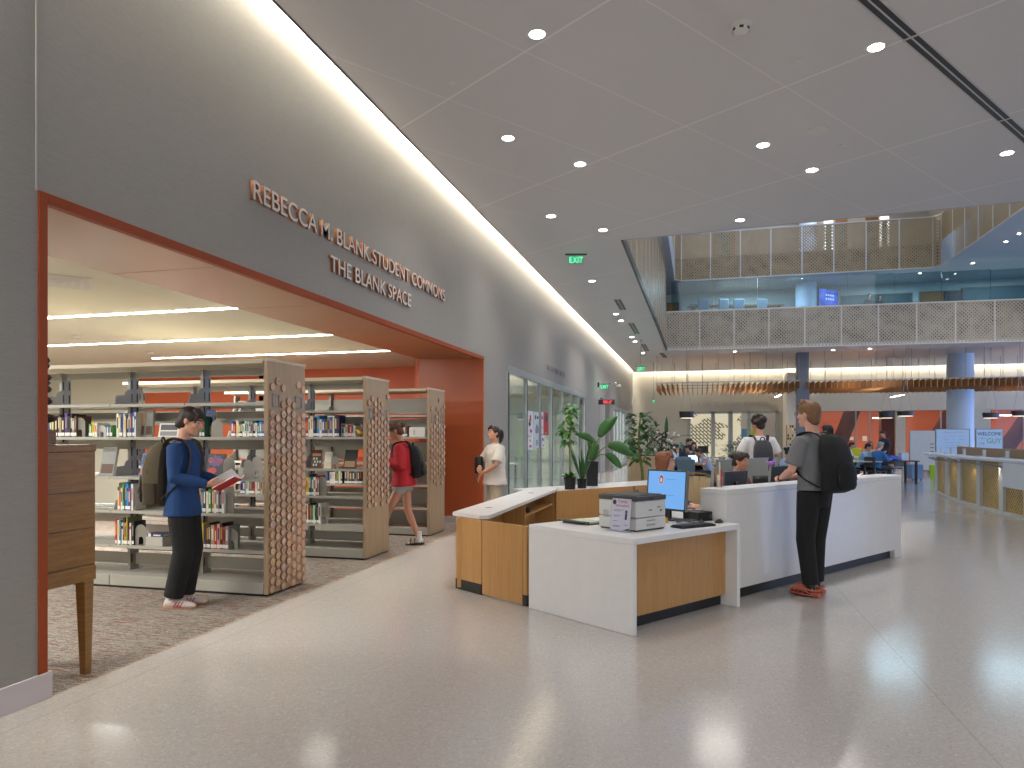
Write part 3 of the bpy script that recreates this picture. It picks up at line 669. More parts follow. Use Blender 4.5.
# displayed, face-out books
def cover_book(bc, lev, u0, u1, vtop, label, cols, lean=.22, kind=0, name='displayed_book'):
    Y = BY[bc] + .10; xa, d = onY(u0, Y); xb, _ = onY(u1, Y); w = xb - xa; h = (zz(vtop, d) - LEV[lev]) / math.cos(lean)
    t = thing(name, label, 'book', ((xa + xb) / 2, Y, LEV[lev] + .002)); T = Matrix.Rotation(-lean, 4, 'X')
    b = MB(); b.box(-w / 2, w / 2, 0, .004, 0, h, M4=T); b.box(-w / 2, -w / 2 + .004, .004, .028, 0, h, M4=T); b.box(-w / 2, w / 2, .024, .028, 0, h, M4=T); b.build('cover', m_cover(cols[0]), t)
    b = MB(); b.box(-w / 2 + .004, w / 2 - .003, .004, .024, .003, h - .004, M4=T); b.build('pages', m_pages, t)
    def patch(x0, x1, z0, z1, c, nm='cover_patch', y=-.001):
        b = MB(); b.box(x0 * w, x1 * w, y, 0, z0 * h, z1 * h, M4=T); b.build(nm, m_cover(c), t)
    if kind == 1:   # comic: jagged purple burst, orange lettering, red oval
        b = MB(); n = 18; M4 = T @ Matrix(((1, 0, 0, 0), (0, 0, 1, -.0015), (0, 1, 0, h * .68), (0, 0, 0, 1)))
        b.prism([((.48 if i % 2 else .40) * w * math.cos(2 * PI * i / n), (.27 if i % 2 else .2) * h * math.sin(2 * PI * i / n)) for i in range(n)], 0, .001, M4); b.build('burst', m_cover('purple'), t)
        M5 = T @ Matrix(((1, 0, 0, -.15 * w), (0, 0, 1, -.0015), (0, 1, 0, h * .28), (0, 0, 0, 1)))
        b = MB(); b.prism([(.28 * w * math.cos(2 * PI * i / 16), .13 * h * math.sin(2 * PI * i / 16)) for i in range(16)], 0, .001, M5); b.build('speech_oval', m_cover('red'), t)
        o = text('title_lettering', 'Quote', .062, m_cover('orange'), .001, t, (0, -.004 + .68 * h * math.sin(lean) * 0, 0), (PI / 2, 0, 0)); o.location = T @ V((0, -.003, h * .63)); o.rotation_euler = (PI / 2 - lean, 0, 0)
        patch(-.45, -.3, .04, .13, 'white', 'call_number_label', -.0015)
    elif kind == 2:
        for i in range(3):
            for j in range(2 + i % 2): patch(-.3 + .25 * j + .1 * (i % 2), -.16 + .25 * j + .1 * (i % 2), .12 + .17 * i, .24 + .17 * i, cols[1])
        patch(-.42, .42, .66, .8, cols[2])
    else:
        patch(-.42, .42, .5, .9, cols[1]); patch(-.42, .42, .08, .4, cols[2])
    return t
cover_book(0, 2, 205.5, 222, 454, 'black comic with purple burst and orange title facing out beside the reader', S('black,purple'), .2, 1)
cover_book(0, 2, 139, 151, 453, "blue-covered book facing out above the reader's backpack", S('blue,navy,orange'), .25)
cover_book(0, 2, 99, 113, 447, 'big grey-covered book leaning beside the wooden cabinet', S('grey,grey,brown'), .2)
cover_book(0, 1, 137, 144.5, 410, 'left one of two tall photo-covered books left of the reader', S('grey,tan,brown'), .08); cover_book(0, 1, 145, 152, 410.5, 'right one of two tall photo-covered books left of the reader', S('grey,grey,brown'), .08)
cover_book(0, 1, 158, 178, 423.5, "white-edged book with a dark boat picture behind the reader's neck", S('white,charcoal,grey'), .2)
cover_book(0, 1, 205, 212, 410, "tall blue-and-yellow illustrated book in front of the reader's forehead", S('blue,navy,cream'), .1)
cover_book(1, 2, 310.5, 321, 450, 'patterned brown and blue book facing out on the middle bookcase', S('maroon,mint,tan'), .15, 2)
cover_book(1, 2, 324, 331, 452, 'small white book facing out on the middle bookcase', S('white,white,cream'), .15); cover_book(1, 2, 343, 355, 450, 'dark landscape-covered book leaning on the middle bookcase', S('charcoal,charcoal,tan'), .3)
cover_book(2, 2, 357, 365, 449, 'orange-covered book far back on the farthest bookcase', S('orange,orange,red'), .15)
# horizontal book and box
Y = BY[0] + .03; x, d = onY(154, Y)
b = MB(); b.box(-.1, .1, 0, .17, 0, .09, .003); tag(b.build('box_file', m_bel, None, False, (x, Y, LEV[4])), "pale flat box file behind the reader's trousers", 'box')
o = book_mesh(.032, .19, .14, 'navy', 'white'); o.location = (x - .09, Y + .01, LEV[4] + .108); o.rotation_euler = (0, PI / 2, 0); tag(o, "navy book lying on the pale box behind the reader's trousers", 'book')
Y = BY[2] + .03; xa, d = onY(409, Y); xb, _ = onY(425, Y); t = thing('box_file', 'white box file on the farthest bookcase by the red sweatshirt', 'box', ((xa + xb) / 2, Y, LEV[1]))
b = MB(); b.box(-(xb - xa) / 2, (xb - xa) / 2, 0, .2, 0, .145, .004); b.build('carton', M('white_card', '#dedbd6', .6), t); b = MB(); b.box(-.06, -.03, -.002, 0, .03, .11); b.build('paper_label', m_bel, t)
# gold figurine
x, d = onY(361, BY[1] + .1); t = thing('figurine', 'gold and black figurine on the middle bookcase shelf', 'figurine', (x, BY[1] + .1, LEV[1]))
b = MB(); b.ell((0, 0, .05), (.055, .04, .05)); b.ell((-.035, 0, .075), (.04, .03, .03)); b.build('golden_body', M('gold_paint', '#b08a3a', .35, .5), t, True)
b = MB(); b.ell((.045, 0, .085), (.035, .035, .075)); b.ell((.035, -.005, .165), .026); b.build('dark_figure', m_dark, t, True)

# ================================================================ wooden cabinet on legs by the portal, carved sculpture on it
cx1, cy1 = -3.76, 3.80; cl = .50
t = thing('wooden_cabinet', 'walnut cabinet on tapered legs at the left side of the portal', 'cabinet', (cx1, cy1, 0))
b = MB(); b.box(-.62, -.004, -cl, 0, .62, 1.425, .004); b.build('body', m_wood_dark, t)
b = MB(); b.box(-.63, 0, -cl - .005, .005, 1.425, 1.468, .004); b.build('top', m_wood_dark, t)
b = MB(); b.box(-.625, 0, -cl, .002, .60, .69, .003); b.build('apron', m_wood_dark, t)
for sx in (-.58, -.045):
    for sy in (-cl + .05, -.045):
        b = MB(); b.loft([(V((sx + .008, sy, 0)), V((.022, .022, 0)), V((-.022, .022, 0))), (V((sx, sy, .60)), V((.036, .036, 0)), V((-.036, .036, 0)))], True, 4); b.build('leg', m_wood_dark, t)
for k in range(3):
    b = MB(); b.box(-.002, .0005, -cl + .01, -.01, .70 + k * .235, .703 + k * .235); b.build('drawer_gap', m_dark, t)
sx_, d = onY(49.5, 4.35)
t = thing('carved_sculpture', 'dark carved wooden sculpture peeping out behind the left jamb', 'sculpture', (-4.27, 4.0, 0))
b = MB(); R = random.Random(4)
for i in range(13): b.ell((R.uniform(-.03, .03), R.uniform(-.03, .03), 1.56 + i * .037), (.085 + .03 * math.sin(i * .9) + R.uniform(-.01, .01), .085, .035), nu=10, nv=6)
b.build('carving', M('dark_carved_wood', '#3a271a', .6, ns=25, na=.4, bump=.4, bs=40), t, True)
b = MB(); b.box(-.09, .09, -.09, .09, 1.469, 1.56, .006); b.build('plinth', m_wood_dark, t)
t.location = (-4.045, 3.60, 0)
# ================================================================ reception desk (55 degree frame): white worktop unit, high counter, swing gate, wall-side run, back run
DM = Matrix.Translation((DO[0], DO[1], 0)) @ Matrix.Rotation(DA, 4, 'Z')
def dthing(name, label, cat, p=0, q=0, z=0, rz=0.0, group=None):
    x, y = wd(p, q); return thing(name, label, cat, (x, y, z), DA + rz, group)
m_kick = M('black_kick', '#1b1b1c', .5, ns=10)
WT = .742
t = dthing('reception_desk', 'low white quartz waterfall desk with oak modesty panel, holding the printer', 'desk')
b = MB(); b.box(0, 1.47, 0, 1.19, WT - .05, WT, .004); b.build('worktop', m_quartz, t)
b = MB(); b.box(0, .045, 0, 1.19, 0, WT - .05, .003); b.build('side_panel', m_quartz, t)
b = MB(); b.box(1.425, 1.47, 0, .62, 0, WT - .05, .003); b.build('side_panel', m_quartz, t)
b = MB(); b.box(.045, 1.425, .12, .14, .1, WT - .05); b.build('modesty_panel', m_wood_oak, t)
b = MB(); b.box(.045, 1.425, .17, .19, 0, .1); b.build('kick_strip', m_kick, t)
CZ = 1.035
t = dthing('service_counter', 'long high white counter the man in grey leans on', 'counter')
b = MB(); b.box(1.50, 5.42, .155, .44, CZ - .05, CZ, .004); b.build('counter_top', m_quartz, t)
b = MB(); b.box(1.50, 5.42, .158, .20, .105, CZ - .05); b.build('front_panel', m_quartz, t)
b = MB(); b.box(1.502, 1.545, .2, .436, 0, CZ - .05); b.build('end_panel', m_quartz, t)
b = MB(); b.box(5.22, 5.418, .157, .436, 0, CZ - .05, .003); b.build('end_panel', m_quartz, t)
b = MB(); b.box(1.47, 5.22, .215, .235, 0, .105); b.build('kick_strip', m_kick, t)
b = MB(); b.box(1.545, 5.2, .44, 1.15, .70, .735); b.build('inner_worktop', m_quartz, t)
b = MB(); b.box(1.545, 5.2, .41, .43, 0, .70); b.build('inner_panel', m_wood_oak, t)
b = MB(); b.box(5.1, 5.4, 1.16, 3.6, .1, .735); b.build('side_run', m_wood_oak, t)
# oak gate and wall-side run
t = thing('desk_gate', 'low oak swing gate closing the gap between the two desk runs', 'gate', (-2.0, 6.565, 0))
ang = math.atan2(6.215 - 6.565, -1.475 + 2.0); L = math.hypot(.525, .35); T = Matrix.Rotation(ang, 4, 'Z')
b = MB(); b.box(.006, L - .055, 0, .03, .012, .715, .002, T); b.build('gate_leaf', m_wood_oak, t)
b = MB(); b.box(L - .05, L, 0, .05, .1, .715, .002, T); b.build('gate_post', m_wood_oak, t); b = MB(); b.box(L - .05, L, -.001, .05, 0, .1, 0, T); b.build('kick_strip', m_kick, t)
t = thing('desk_run', 'narrow oak desk run with white top and open cubbies along the wall side', 'desk', (-2.2, 6.7, 0)); O = Matrix.Translation((2.2, -6.7, 0))
b = MB(); b.prism([(-2.42, 6.93), (-2.06, 6.68), (-1.97, 6.72), (-2.0, 10.42), (-2.36, 10.52), (-2.42, 10.4)], .712, .748, O); b.build('worktop', m_quartz, t)
T = O @ Matrix.Translation((-2.341, 6.804, 0)) @ Matrix.Rotation(math.atan2(-.239, .341), 4, 'Z')
b = MB(); b.box(0, .412, 0, .03, .1, .712, .002, T); b.build('end_panel', m_wood_oak, t)
b = MB(); b.box(-.004, .412, -.003, .03, 0, .1, 0, T); b.build('kick_strip', m_kick, t)
b = MB(); b.prism([(-2.341, 6.83), (-2.31, 6.83), (-2.31, 10.4), (-2.341, 10.4)], 0, .712, O); b.build('back_panel', m_wood_oak, t)
for y in (6.75, 8.47, 10.3):
    b = MB(); b.box(-2.31, -2.03, y, y + .03, 0.02, .712, 0, O); b.build('divider', m_wood_oak, t)
for y0, y1, z in ((6.78, 8.47, .2), (8.5, 10.3, .54)):
    b = MB(); b.box(-2.31, -2.05, y0, y1, z - .02, z, 0, O); b.build('cubby_shelf', m_wood_oak, t)
for x, y in ((-2.19, 7.45), (-2.2, 9.55)):
    b = MB(); b.lathe([(.04, 0), (.04, .0015), (0, .0016)], O @ V((x, y, .748))); b.build('grommet', M('grommet_tan', '#8f7258', .5), t)
t = dthing('back_desk', 'oak back run of the reception desk with white ledge carrying the potted plants', 'desk', 3.12, 4.06)
b = MB(); b.box(0, 3.6, 0, .03, .0, .712); b.build('front_panel', m_wood_oak, t); b = MB(); b.box(-.12, 3.6, .03, .85, .67, .708, .004); b.build('ledge', m_quartz, t)
b = MB(); b.box(1.75, 1.77, -.002, 0, 0, .71); b.build('panel_gap', m_dark, t); b = MB(); b.box(-.1, 3.6, .8, .83, 0, .67); b.build('back_panel', m_wood_oak, t)
# tools in the cubby
for dx, dy, r, c, nm, lb in [(-.02, 8.72, .05, '#2a2a2c', 'barcode_scanner', 'black scanner in the desk cubby'), (.0, 8.95, .05, '#333236', 'cable_coil', 'coiled black cable in the desk cubby'), (.02, 8.6, .03, '#d2542a', 'orange_pouch', 'orange pouch in the desk cubby')]:
    b = MB()
    if nm == 'cable_coil':
        for k in range(3): b.tube([(r * math.cos(a * .5236), r * math.sin(a * .5236), .012 + k * .018) for a in range(13)], .009, 6)
    elif nm == 'barcode_scanner': b.tube([(0, 0, .02), (0, .02, .09)], [.022, .026], 8); b.tube([(0, -.03, .105), (0, .09, .095)], [(.035, .022), (.03, .02)], 8)
    else: b.box(-.05, .05, -.08, .08, 0, .035, .012, None, 2); b.box(-.04, .04, -.06, .06, .035, .042, .002)
    tag(b.build(nm, M('mat_' + nm, c, .5), None, True, (-2.13 + dx, dy, .54)), lb, nm.split('_')[-1])

# ================================================================ printer with instruction sign, monitor, keyboard, mouse, mini PC
m_pr = M('printer_white', '#c9c9c8', .45, ns=20, na=.02); m_prg = M('printer_grey', '#3f4040', .45, ns=20, na=.05)
t = dthing('printer', 'white laser printer with dark grey top on the low white desk', 'printer', .31, .225, WT)
PW, PD, PH = .385, .41, .293
b = MB(); b.box(.012, PW - .012, .012, PD - .01, .0, .012); b.build('feet_base', m_prg, t)
b = MB(); b.box(0, PW, 0, PD, .012, .108, .008, None, 2); b.build('paper_tray', m_pr, t)
b = MB(); b.box(0, PW, .002, PD, .112, PH - .045, .01, None, 2); b.build('body', m_pr, t)
b = MB(); b.box(-.003, PW + .003, -.003, PD + .003, PH - .045, PH - .006, .006, None, 2); b.prism([(.02, .03), (PW - .02, .03), (PW - .02, PD - .02), (.02, PD - .02)], PH - .006, PH); b.build('top_cover', m_prg, t)
b = MB(); b.box(.07, PW - .06, .07, .26, PH - .0005, PH + .002); b.build('output_tray', m_black, t)
b = MB(); b.box(.13, .24, -.003, .001, .04, .055); b.box(.13, .24, -.003, .001, .078, .09); b.build('tray_handle', M('handle_grey', '#98999a', .5), t)
b = MB(); b.box(.16, .2, -.002, .001, .165, .173); b.box(.27, .31, -.002, .001, .185, .192); b.box(.31, .325, -.002, .001, .15, .17); b.build('printed_marks', m_prg, t)
b = MB(); b.box(.17, .205, -.004, .0, PH - .035, PH - .02); b.build('release_catch', m_black, t)
b = MB()
for k in range(7): b.box(-.002, .001, .30, .36, .1 + k * .009, .105 + k * .009)
b.build('side_vent', M('handle_grey', '#98999a', .5), t)
m_acr = MG('acrylic', '#f6f6fc', .06)
t = dthing('sign_holder', 'clear acrylic sign holder with Printing Instructions sheet before the printer', 'sign', .25, .245, WT)
sh = .272; ln = .12; w0 = .215
# local: +y runs along desk q, sheet faces -x, leans back toward +x
T = Matrix.Rotation(ln, 4, 'Y')
b = MB(); b.box(-.003, -.001, 0, w0, .004, sh, 0, T); b.build('acrylic_front', m_acr, t); b = MB(); b.box(-.05, .03, -.004, w0 + .004, 0, .003); b.build('acrylic_foot', m_acr, t)
b = MB(); b.box(-.0005, .001, .006, w0 - .006, .006, sh - .004, 0, T); b.build('paper', M('paper_white', '#e6e6e6', .7, ns=40, na=.02), t)
ROTL = Matrix(((0, 0, -1), (-1, 0, 0), (0, 1, 0)))    # text lying on the -x face, reading toward -y
def sheet_text(s, size, y, z, m, nm='printed_line', al='CENTER'):
    o = text(nm, s, size, m, .0003, t, (0, 0, 0), (0, 0, 0), al); M4 = T @ Matrix.Translation((-.0015, y, z)) @ ROTL.to_4x4(); o.matrix_local = M4
mr, mk = M('ink_red', '#b3262c', .6), M('ink_black', '#3a3a40', .6)
sheet_text('Printing', .030, w0 * .46, sh * .87, mr, 'title'); sheet_text('Instructions', .030, w0 * .46, sh * .745, mr, 'title')
b = MB(); b.tube([(-.0015, w0 - .032, sh * .87), (-.0009, w0 - .032, sh * .87)], .02, n=18); b.tube([(-.0018, w0 - .032, sh * .87), (-.0009, w0 - .032, sh * .87)], .012, n=14); o = b.build('crest', mk, t); o.matrix_local = T
b = MB()
for z, wd_ in ((.64, .11), (.60, .07), (.47, .08), (.44, .05), (.30, .05), (.16, .09), (.13, .07)): b.box(-.0012, -.0006, w0 - .03 - wd_, w0 - .03, sh * z, sh * z + .003)
o = b.build('printed_lines', mk, t); o.matrix_local = T
b = MB(); b.box(-.0012, -.0006, .04, .062, sh * .36, sh * .55); b.tube([(-.0012, .051, sh * .60), (-.0006, .051, sh * .60)], .013, n=12); b.box(-.0012, -.0006, .03, .07, sh * .20, sh * .215); b.prism([(.01, 0), (.075, 0), (.01, .022)], .0006, .0012, Matrix(((0, 0, -1, 0), (1, 0, 0, 0), (0, 1, 0, sh * .04), (0, 0, 0, 1)))); o = b.build('diagram', mk, t); o.matrix_local = T
# document tray / notepad left of printer
t = dthing('document_tray', 'dark grey document tray with papers left of the printer', 'tray', .33, .78, WT)
b = MB(); b.box(0, .24, 0, .32, 0, .012, .003); b.box(0, .02, 0, .32, .012, .03, .003); b.box(-.03, 0, .05, .35, .018, .028, .003); b.build('tray_base', m_prg, t)
b = MB(); b.box(.03, .22, .02, .30, .012, .022); b.build('papers', M('paper_green', '#b9c0a4', .7), t)
# monitor (screen faces -q and slightly -p)
def monitor(label, p, q, z, yaw, w=.50, h=.34, lit=False, stand=.13, name='monitor', tilt=.08):
    t = dthing(name, label, 'monitor', p, q, z, yaw)
    T = Matrix.Translation((0, 0, stand)) @ Matrix.Rotation(-tilt, 4, 'X')
    b = MB(); b.box(-w / 2, w / 2, 0, .03, 0, h, .004, T); b.build('housing', m_black, t); 
    for s_ in (-1, 1): b = MB(); b.box(s_ * w / 2, s_ * (w / 2 + .004), .0, .032, 0, h, 0, T); b.build('silver_edge', m_alu, t)
    b = MB(); b.box(-w / 2 + .014, w / 2 - .014, -.001, .001, .018, h - .014, 0, T); b.build('screen', ME('screen_blue', '#6fb0f5', .40) if lit else m_black, t)
    b = MB(); b.box(-.03, .03, .03, .05, .0, .16, 0, T); b.box(-.03, .03, .035, .06, 0, stand + .05); b.build('neck', m_black, t); b = MB(); b.box(-.12, .12, -.04, .14, 0, .012, .004); b.build('stand_foot', m_black, t); return t, T
# screen plane measured from the photograph's corners
t, T = monitor('lit blue computer monitor beside the printer', 1.20, .62, WT, math.radians(-92), .46, .375, True, .09)
def scr_disc(x, z, r, m, y, nm, sx=1.0):
    b = MB(); b.prism([(r * sx * math.cos(a * PI / 10), r * math.sin(a * PI / 10)) for a in range(20)], 0, .0006, T @ Matrix(((1, 0, 0, x), (0, 0, -1, y), (0, 1, 0, z), (0, 0, 0, 1)))); b.build(nm, m, t)
scr_disc(-.06, .285, .048, ME('crest_white', '#e8e4ea', .3), -.0012, 'crest', .62); scr_disc(-.06, .285, .041, ME('crest_red', '#b23a4c', .25), -.002, 'crest', .6); scr_disc(-.06, .28, .022, ME('crest_white', '#e8e4ea', .3), -.0028, 'crest', .6)
b = MB(); b.box(-.01, .11, -.002, -.001, .287, .290, 0, T); b.box(-.06, .1, -.002, -.001, .14, .143, 0, T); b.build('screen_lines', ME('screen_line', '#3f6da8', .3), t)
t = dthing('keyboard', 'black computer keyboard in front of the blue monitor', 'keyboard', .76, .10, WT, math.radians(-8))
b = MB(); b.prism([(0, 0), (.40, 0), (.40, .14), (0, .14)], 0, .016); b.build('base', m_black, t)
for r_ in range(5):
    b = MB()
    for c in range(14): b.box(.012 + c * .027, .035 + c * .027, .012 + r_ * .025, .033 + r_ * .025, .016, .023)
    b.build('key_row', M('key_black', '#202126', .5), t)
t = dthing('computer_mouse', 'black computer mouse right of the keyboard', 'mouse', 1.33, .15, WT, math.radians(-80)); b = MB()
b.loft([(V((0, y, .001)), V((w, 0, 0)), V((0, 0, hh))) for y, w, hh in ((0, .012, .008), (.01, .026, .022), (.045, .031, .034), (.085, .028, .026), (.1, .012, .01))], True, 14)
for v_ in b.bm.verts: v_.co.z = max(v_.co.z, 0)
b.build('shell', m_black, t, True); b = MB(); b.box(-.003, .003, .07, .09, .022, .033, .001); b.build('scroll_wheel', m_prg, t)
t = dthing('mini_computer', 'small black desktop computer against the end of the high counter', 'computer', 1.43, .30, WT, math.radians(-10))
b = MB(); b.box(0, .05, 0, .2, 0, .085, .004, None, 2); b.box(-.13, .0, 0, .2, 0, .082, .004); b.build('case', m_black, t); b = MB(); b.box(.01, .04, -.001, 0, .02, .06); b.build('front_grille', m_prg, t)
b = MB(); R = random.Random(8)
for k in range(5):
    pts = [(R.uniform(0, .3), R.uniform(0, .25), .008 + .02 * R.random()) for _ in range(6)]; b.tube(pts, .004, 5, smooth=4)
x, y = wd(1.0, .42); tag(b.build('cable_tangle', M('cable_grey', '#55565a', .5), None, True, (x, y, WT)), 'tangle of grey cables behind the keyboard', 'cables')['kind'] = 'stuff'
x, y = wd(.98, .46); b = MB(); b.box(-.035, .035, -.012, .012, 0, .028, .003); b.box(-.03, .03, -.013, .011, .028, .05, .003); tag(b.build('tape_box', M('yellow_box', '#d8a81e', .5), None, False, (x, y, WT)), 'small yellow box under the blue monitor', 'box')
# pencil and leaflet holder on the counter corner
t = dthing('pen_holder', 'clear holder of pens and leaflets on the left corner of the high counter', 'pen holder', 1.72, .38, CZ)
b = MB(); b.box(-.05, .05, -.03, .03, 0, .07, .002); b.build('cup', m_acr, t)
for i, (px_, c, hh, w) in enumerate([(-.035, 'mustard', .19, .012), (-.012, 'white', .12, .02), (.01, 'cream', .24, .012), (.028, 'red', .17, .022), (.04, 'pink', .11, .018)]):
    b = MB(); b.box(px_ - w / 2, px_ + w / 2, -.004, .004, .004, hh, 0, Matrix.Rotation(.05 * (i - 2), 4, 'Y')); b.build('leaflet' if w > .013 else 'pencil', m_cover(c), t)
# chairs, screens and monitors behind the counter
monitor('black back of a monitor seen nearly edge-on at the left end of the counter', 2.28, .85, .735, PI + math.radians(30), .5, .31, False, .15)
monitor('dark monitor back hiding the seated staff member with brown hair', 2.86, .96, .735, PI, .46, .28, False, .12)
monitor('dark monitor back with a purple toy on top near the leaning man', 3.9, .96, .735, PI - .1, .5, .30, False, .13)
x, y = wd(3.68, .96); b = MB(); b.ell((0, 0, .03), (.035, .03, .03)); b.ell((.03, 0, .05), (.02, .018, .02)); b.tube([(-.03, 0, .03), (-.055, 0, .06)], .008, 6); tag(b.build('toy_figure', M('purple_plastic', '#a566c9', .4), None, True, (x, y, 1.165)), 'small purple toy on top of a dark monitor', 'toy')
def office_chair(label, p, q, yaw, m=m_black):
    t = dthing('office_chair', label, 'chair', p, q, 0, yaw)
    for k in range(5):
        a = k * 2 * PI / 5; b = MB(); b.tube([(0, 0, .1), (.3 * math.cos(a), .3 * math.sin(a), .07)], [.025, .018], 6); b.ell((.3 * math.cos(a), .3 * math.sin(a), .03), (.03, .03, .03)); b.build('leg', m_black, t)
    b = MB(); b.cyl((0, 0, .08), (0, 0, .44), .028, n=10); b.build('gas_lift', m_alu, t); b = MB(); b.box(-.24, .24, -.24, .24, .44, .51, .03, None, 3); b.build('seat', m, t)
    b = MB(); b.strip([[(.25 * math.sin(u * 1.2) , .23 + .05 * math.cos(u * 1.5), z) for u in (-1, -.5, 0, .5, 1)] for z in (.6, .75, .9, 1.0)]); b.build('backrest', m, t, True, solid=.04)
    b = MB(); b.tube([(0, .2, .46), (0, .3, .55), (0, .28, .75)], .02, 6); b.build('back_support', m_black, t); return t
office_chair('black office chair behind the high counter, right of the brown-haired staff', 4.65, 1.75, PI * .9)
t = dthing('desk_screen', 'grey framed desk partition behind the black office chair', 'partition', 4.35, 2.1, 0)
b = MB(); b.box(-.02, 1.5, 0, .03, .74, 1.19); b.build('panel', M('screen_fabric', '#8f928c', .8), t); b = MB(); b.box(-.02, 1.5, -.003, .033, 1.19, 1.205); b.box(1.5, 1.53, -.003, .033, .0, 1.205); b.box(-.05, -.02, -.003, .033, 0, 1.205); b.build('frame', m_alu, t)
# tan slatted chair beside the blue monitor
x, y = at(697.0, 8.3); t = thing('slatted_chair', 'tan slatted chair back with dark curved rim beyond the blue monitor', 'chair', (x, y, 0), .2)
m_tan = MW('tan_slats', '#cdb083', '#e0c89c', (9, 9, .6), .5)
for k in range(7):
    u = (k - 3) / 3; b = MB(); b.tube([(u * .15, .02, .46), (u * .20, .03, .8), (u * .22, .05, 1.06 - .05 * u * u)], [(.034, .006)] * 3, 6); b.build('slat', m_tan, t)
b = MB(); b.tube([((k - 5) / 5 * .24, .05, 1.09 - .06 * ((k - 5) / 5) ** 2) for k in range(11)], .014, 6); b.build('rim', m_wood_dark, t); b = MB(); b.box(-.2, .2, -.36, .04, .42, .46, .01); b.build('seat', m_tan, t)
for sx in (-.18, .18):
    for sy in (-.33, .02): b = MB(); b.cyl((sx, sy, 0), (sx * .95, sy, .42), .014, .018, 8); b.build('leg', m_wood_dark, t)
# loose papers on the counter
for i, (u, v, a) in enumerate([(856, 469.5, .3), (866, 467, -.4)]):
    x, y = wd(4.0 + .3 * i, .3); b = MB(); b.strip([[(-.11, -.15, .002 + .03 * i), (-.11, .15, .03)], [(0, -.15, .002), (0, .15, .01)], [(.11, -.15, .004), (.11, .15, .05)]])
    o = b.build('paper_sheet', M('paper_white', '#e6e6e6', .7, ns=40, na=.02), None, False, (x, y, CZ), .001); o.rotation_euler = (0, 0, a); tag(o, ['curled white sheet', 'upturned white sheet'][i] + ' of paper on the high counter right of the black backpack', 'paper')
# ================================================================ wall lettering and signs on the long wall
m_let = M('letter_face', '#cfcac2', .4, .2, ns=30, na=.03); m_lets = M('letter_copper', '#a9683a', .4, .3, ns=30, na=.05)
RW = (PI / 2, 0, PI / 2)
def wall_text(body, y0, y1, z, h, label, ms=None):
    o = text('wall_lettering', body, h / .70, m_let, .014, None, (WX + .02, y0, z), RW, 'LEFT', .0015, 1, ms or m_lets)
    w = max(v.co.x for v in o.data.vertices); o.scale = ((y1 - y0) / w, 1, 1); tag(o, label, 'sign'); return o
wall_text('REBECCA M. BLANK STUDENT COMMONS', 5.275, 10.03, 3.525, .165, 'upper line of raised silver letters over the orange portal')
wall_text('THE BLANK SPACE', 6.60, 8.73, 3.215, .165, 'lower, shorter line of raised silver letters over the orange portal')
ya, d = onX(547, WX); yb, _ = onX(565, WX)
zt_ = zz(371.5, onX(553, WX)[1]) - .02
b = MB(); glyphs(b, yb - ya, .13, 15, 3, Matrix.Translation((WX, ya, zt_)) @ Matrix.Rotation(PI / 2, 4, 'Z') @ Matrix.Translation((0, -.012, 0)), .012)
tag(b.build('wall_lettering', M('letter_grey', '#6f6f72', .5)), 'small grey letters above the glass storefront', 'sign')
# exit signs
def exit_sign(label, loc, rz, rod=0.0, arm=False):
    t = thing('exit_sign', label, 'exit sign', loc, rz, 'green edge-lit exit signs')
    b = MB(); b.box(-.15, .15, -.006, .006, -.20, -.015, .002); b.build('acrylic_panel', MG('exit_acrylic', '#e6f6ee', .08), t)
    o = text('exit_letters', 'EXIT', .175, m_exit, .004, t, (0, -.009, -.175), (PI / 2, 0, 0), 'CENTER', .001, .80)
    b = MB(); b.box(-.22, .22, -.03, .03, -.018, .012, .004); b.build('canopy', M('exit_canopy', '#3f4442', .4), t)
    if rod: b = MB(); b.cyl((0, 0, .01), (0, 0, rod), .012, n=8); b.lathe([(.05, rod - .02), (.05, rod)], n=12); b.build('rod', m_alu, t)
    if arm: b = MB(); b.box(-.26, -.2, -.05, .05, -.12, .06, .004); b.build('wall_bracket', m_dark, t)
    lamp('exit_glow', 'POINT', (loc[0], loc[1] - .02, loc[2] + .05 if not rod and not arm else loc[2] - .1), 1.2, (.15, 1, .5), size=.1)
x, y = at(576, 14.6); exit_sign('green exit sign mounted directly on the lobby ceiling', (x, y, ZC - .01), CA)
x, y = at(641, 27.6); exit_sign('green exit sign hanging on a rod from the ceiling near the far wall', (x, y, zz(366, 27.6)), CA, ZC - zz(366, 27.6))
y, d = onX(597.5, WX); exit_sign('green exit sign on a bracket sticking out from the grey wall', (WX + .27, y, zz(384, d)), 0, 0, True)
x, y = at(653.5, 36.5); exit_sign('small green exit sign seen edge-on, hanging on a long rod', (x, y, zz(399, 36.5)), PI / 2 - .2, ZC - zz(399, 36.5))
# red LED clock
y, d = onX(598.5, WX); t = thing('led_sign', 'black LED sign with red digits projecting from the grey wall', 'sign', (WX, y, zz(404.6, d)))
b = MB(); b.box(0, .62, -.05, .05, 0, .19, .006); b.build('housing', m_black, t); b = MB(); glyphs(b, .36, .11, 5, 4, Matrix.Translation((.19, -.053, .04)), .003); b.build('led_digits', ME('led_red', '#e8404c', 1.3), t)
# thermostat / security cameras
y, d = onX(612, WX)
for u, v, lb in [(612, 384, 'left one of two small white spotlights on the far left wall'), (616.5, 386.3, 'right one of two small white spotlights on the far left wall')]:
    y, d = onX(u, WX); t = thing('wall_spotlight', lb, 'light', (WX, y, zz(v, d))); b = MB(); b.tube([(0, 0, 0), (.1, 0, .02)], .02, 8); b.build('arm', m_white, t); b = MB(); b.ell((.15, 0, .02), .07); b.build('head', m_white, t, True)

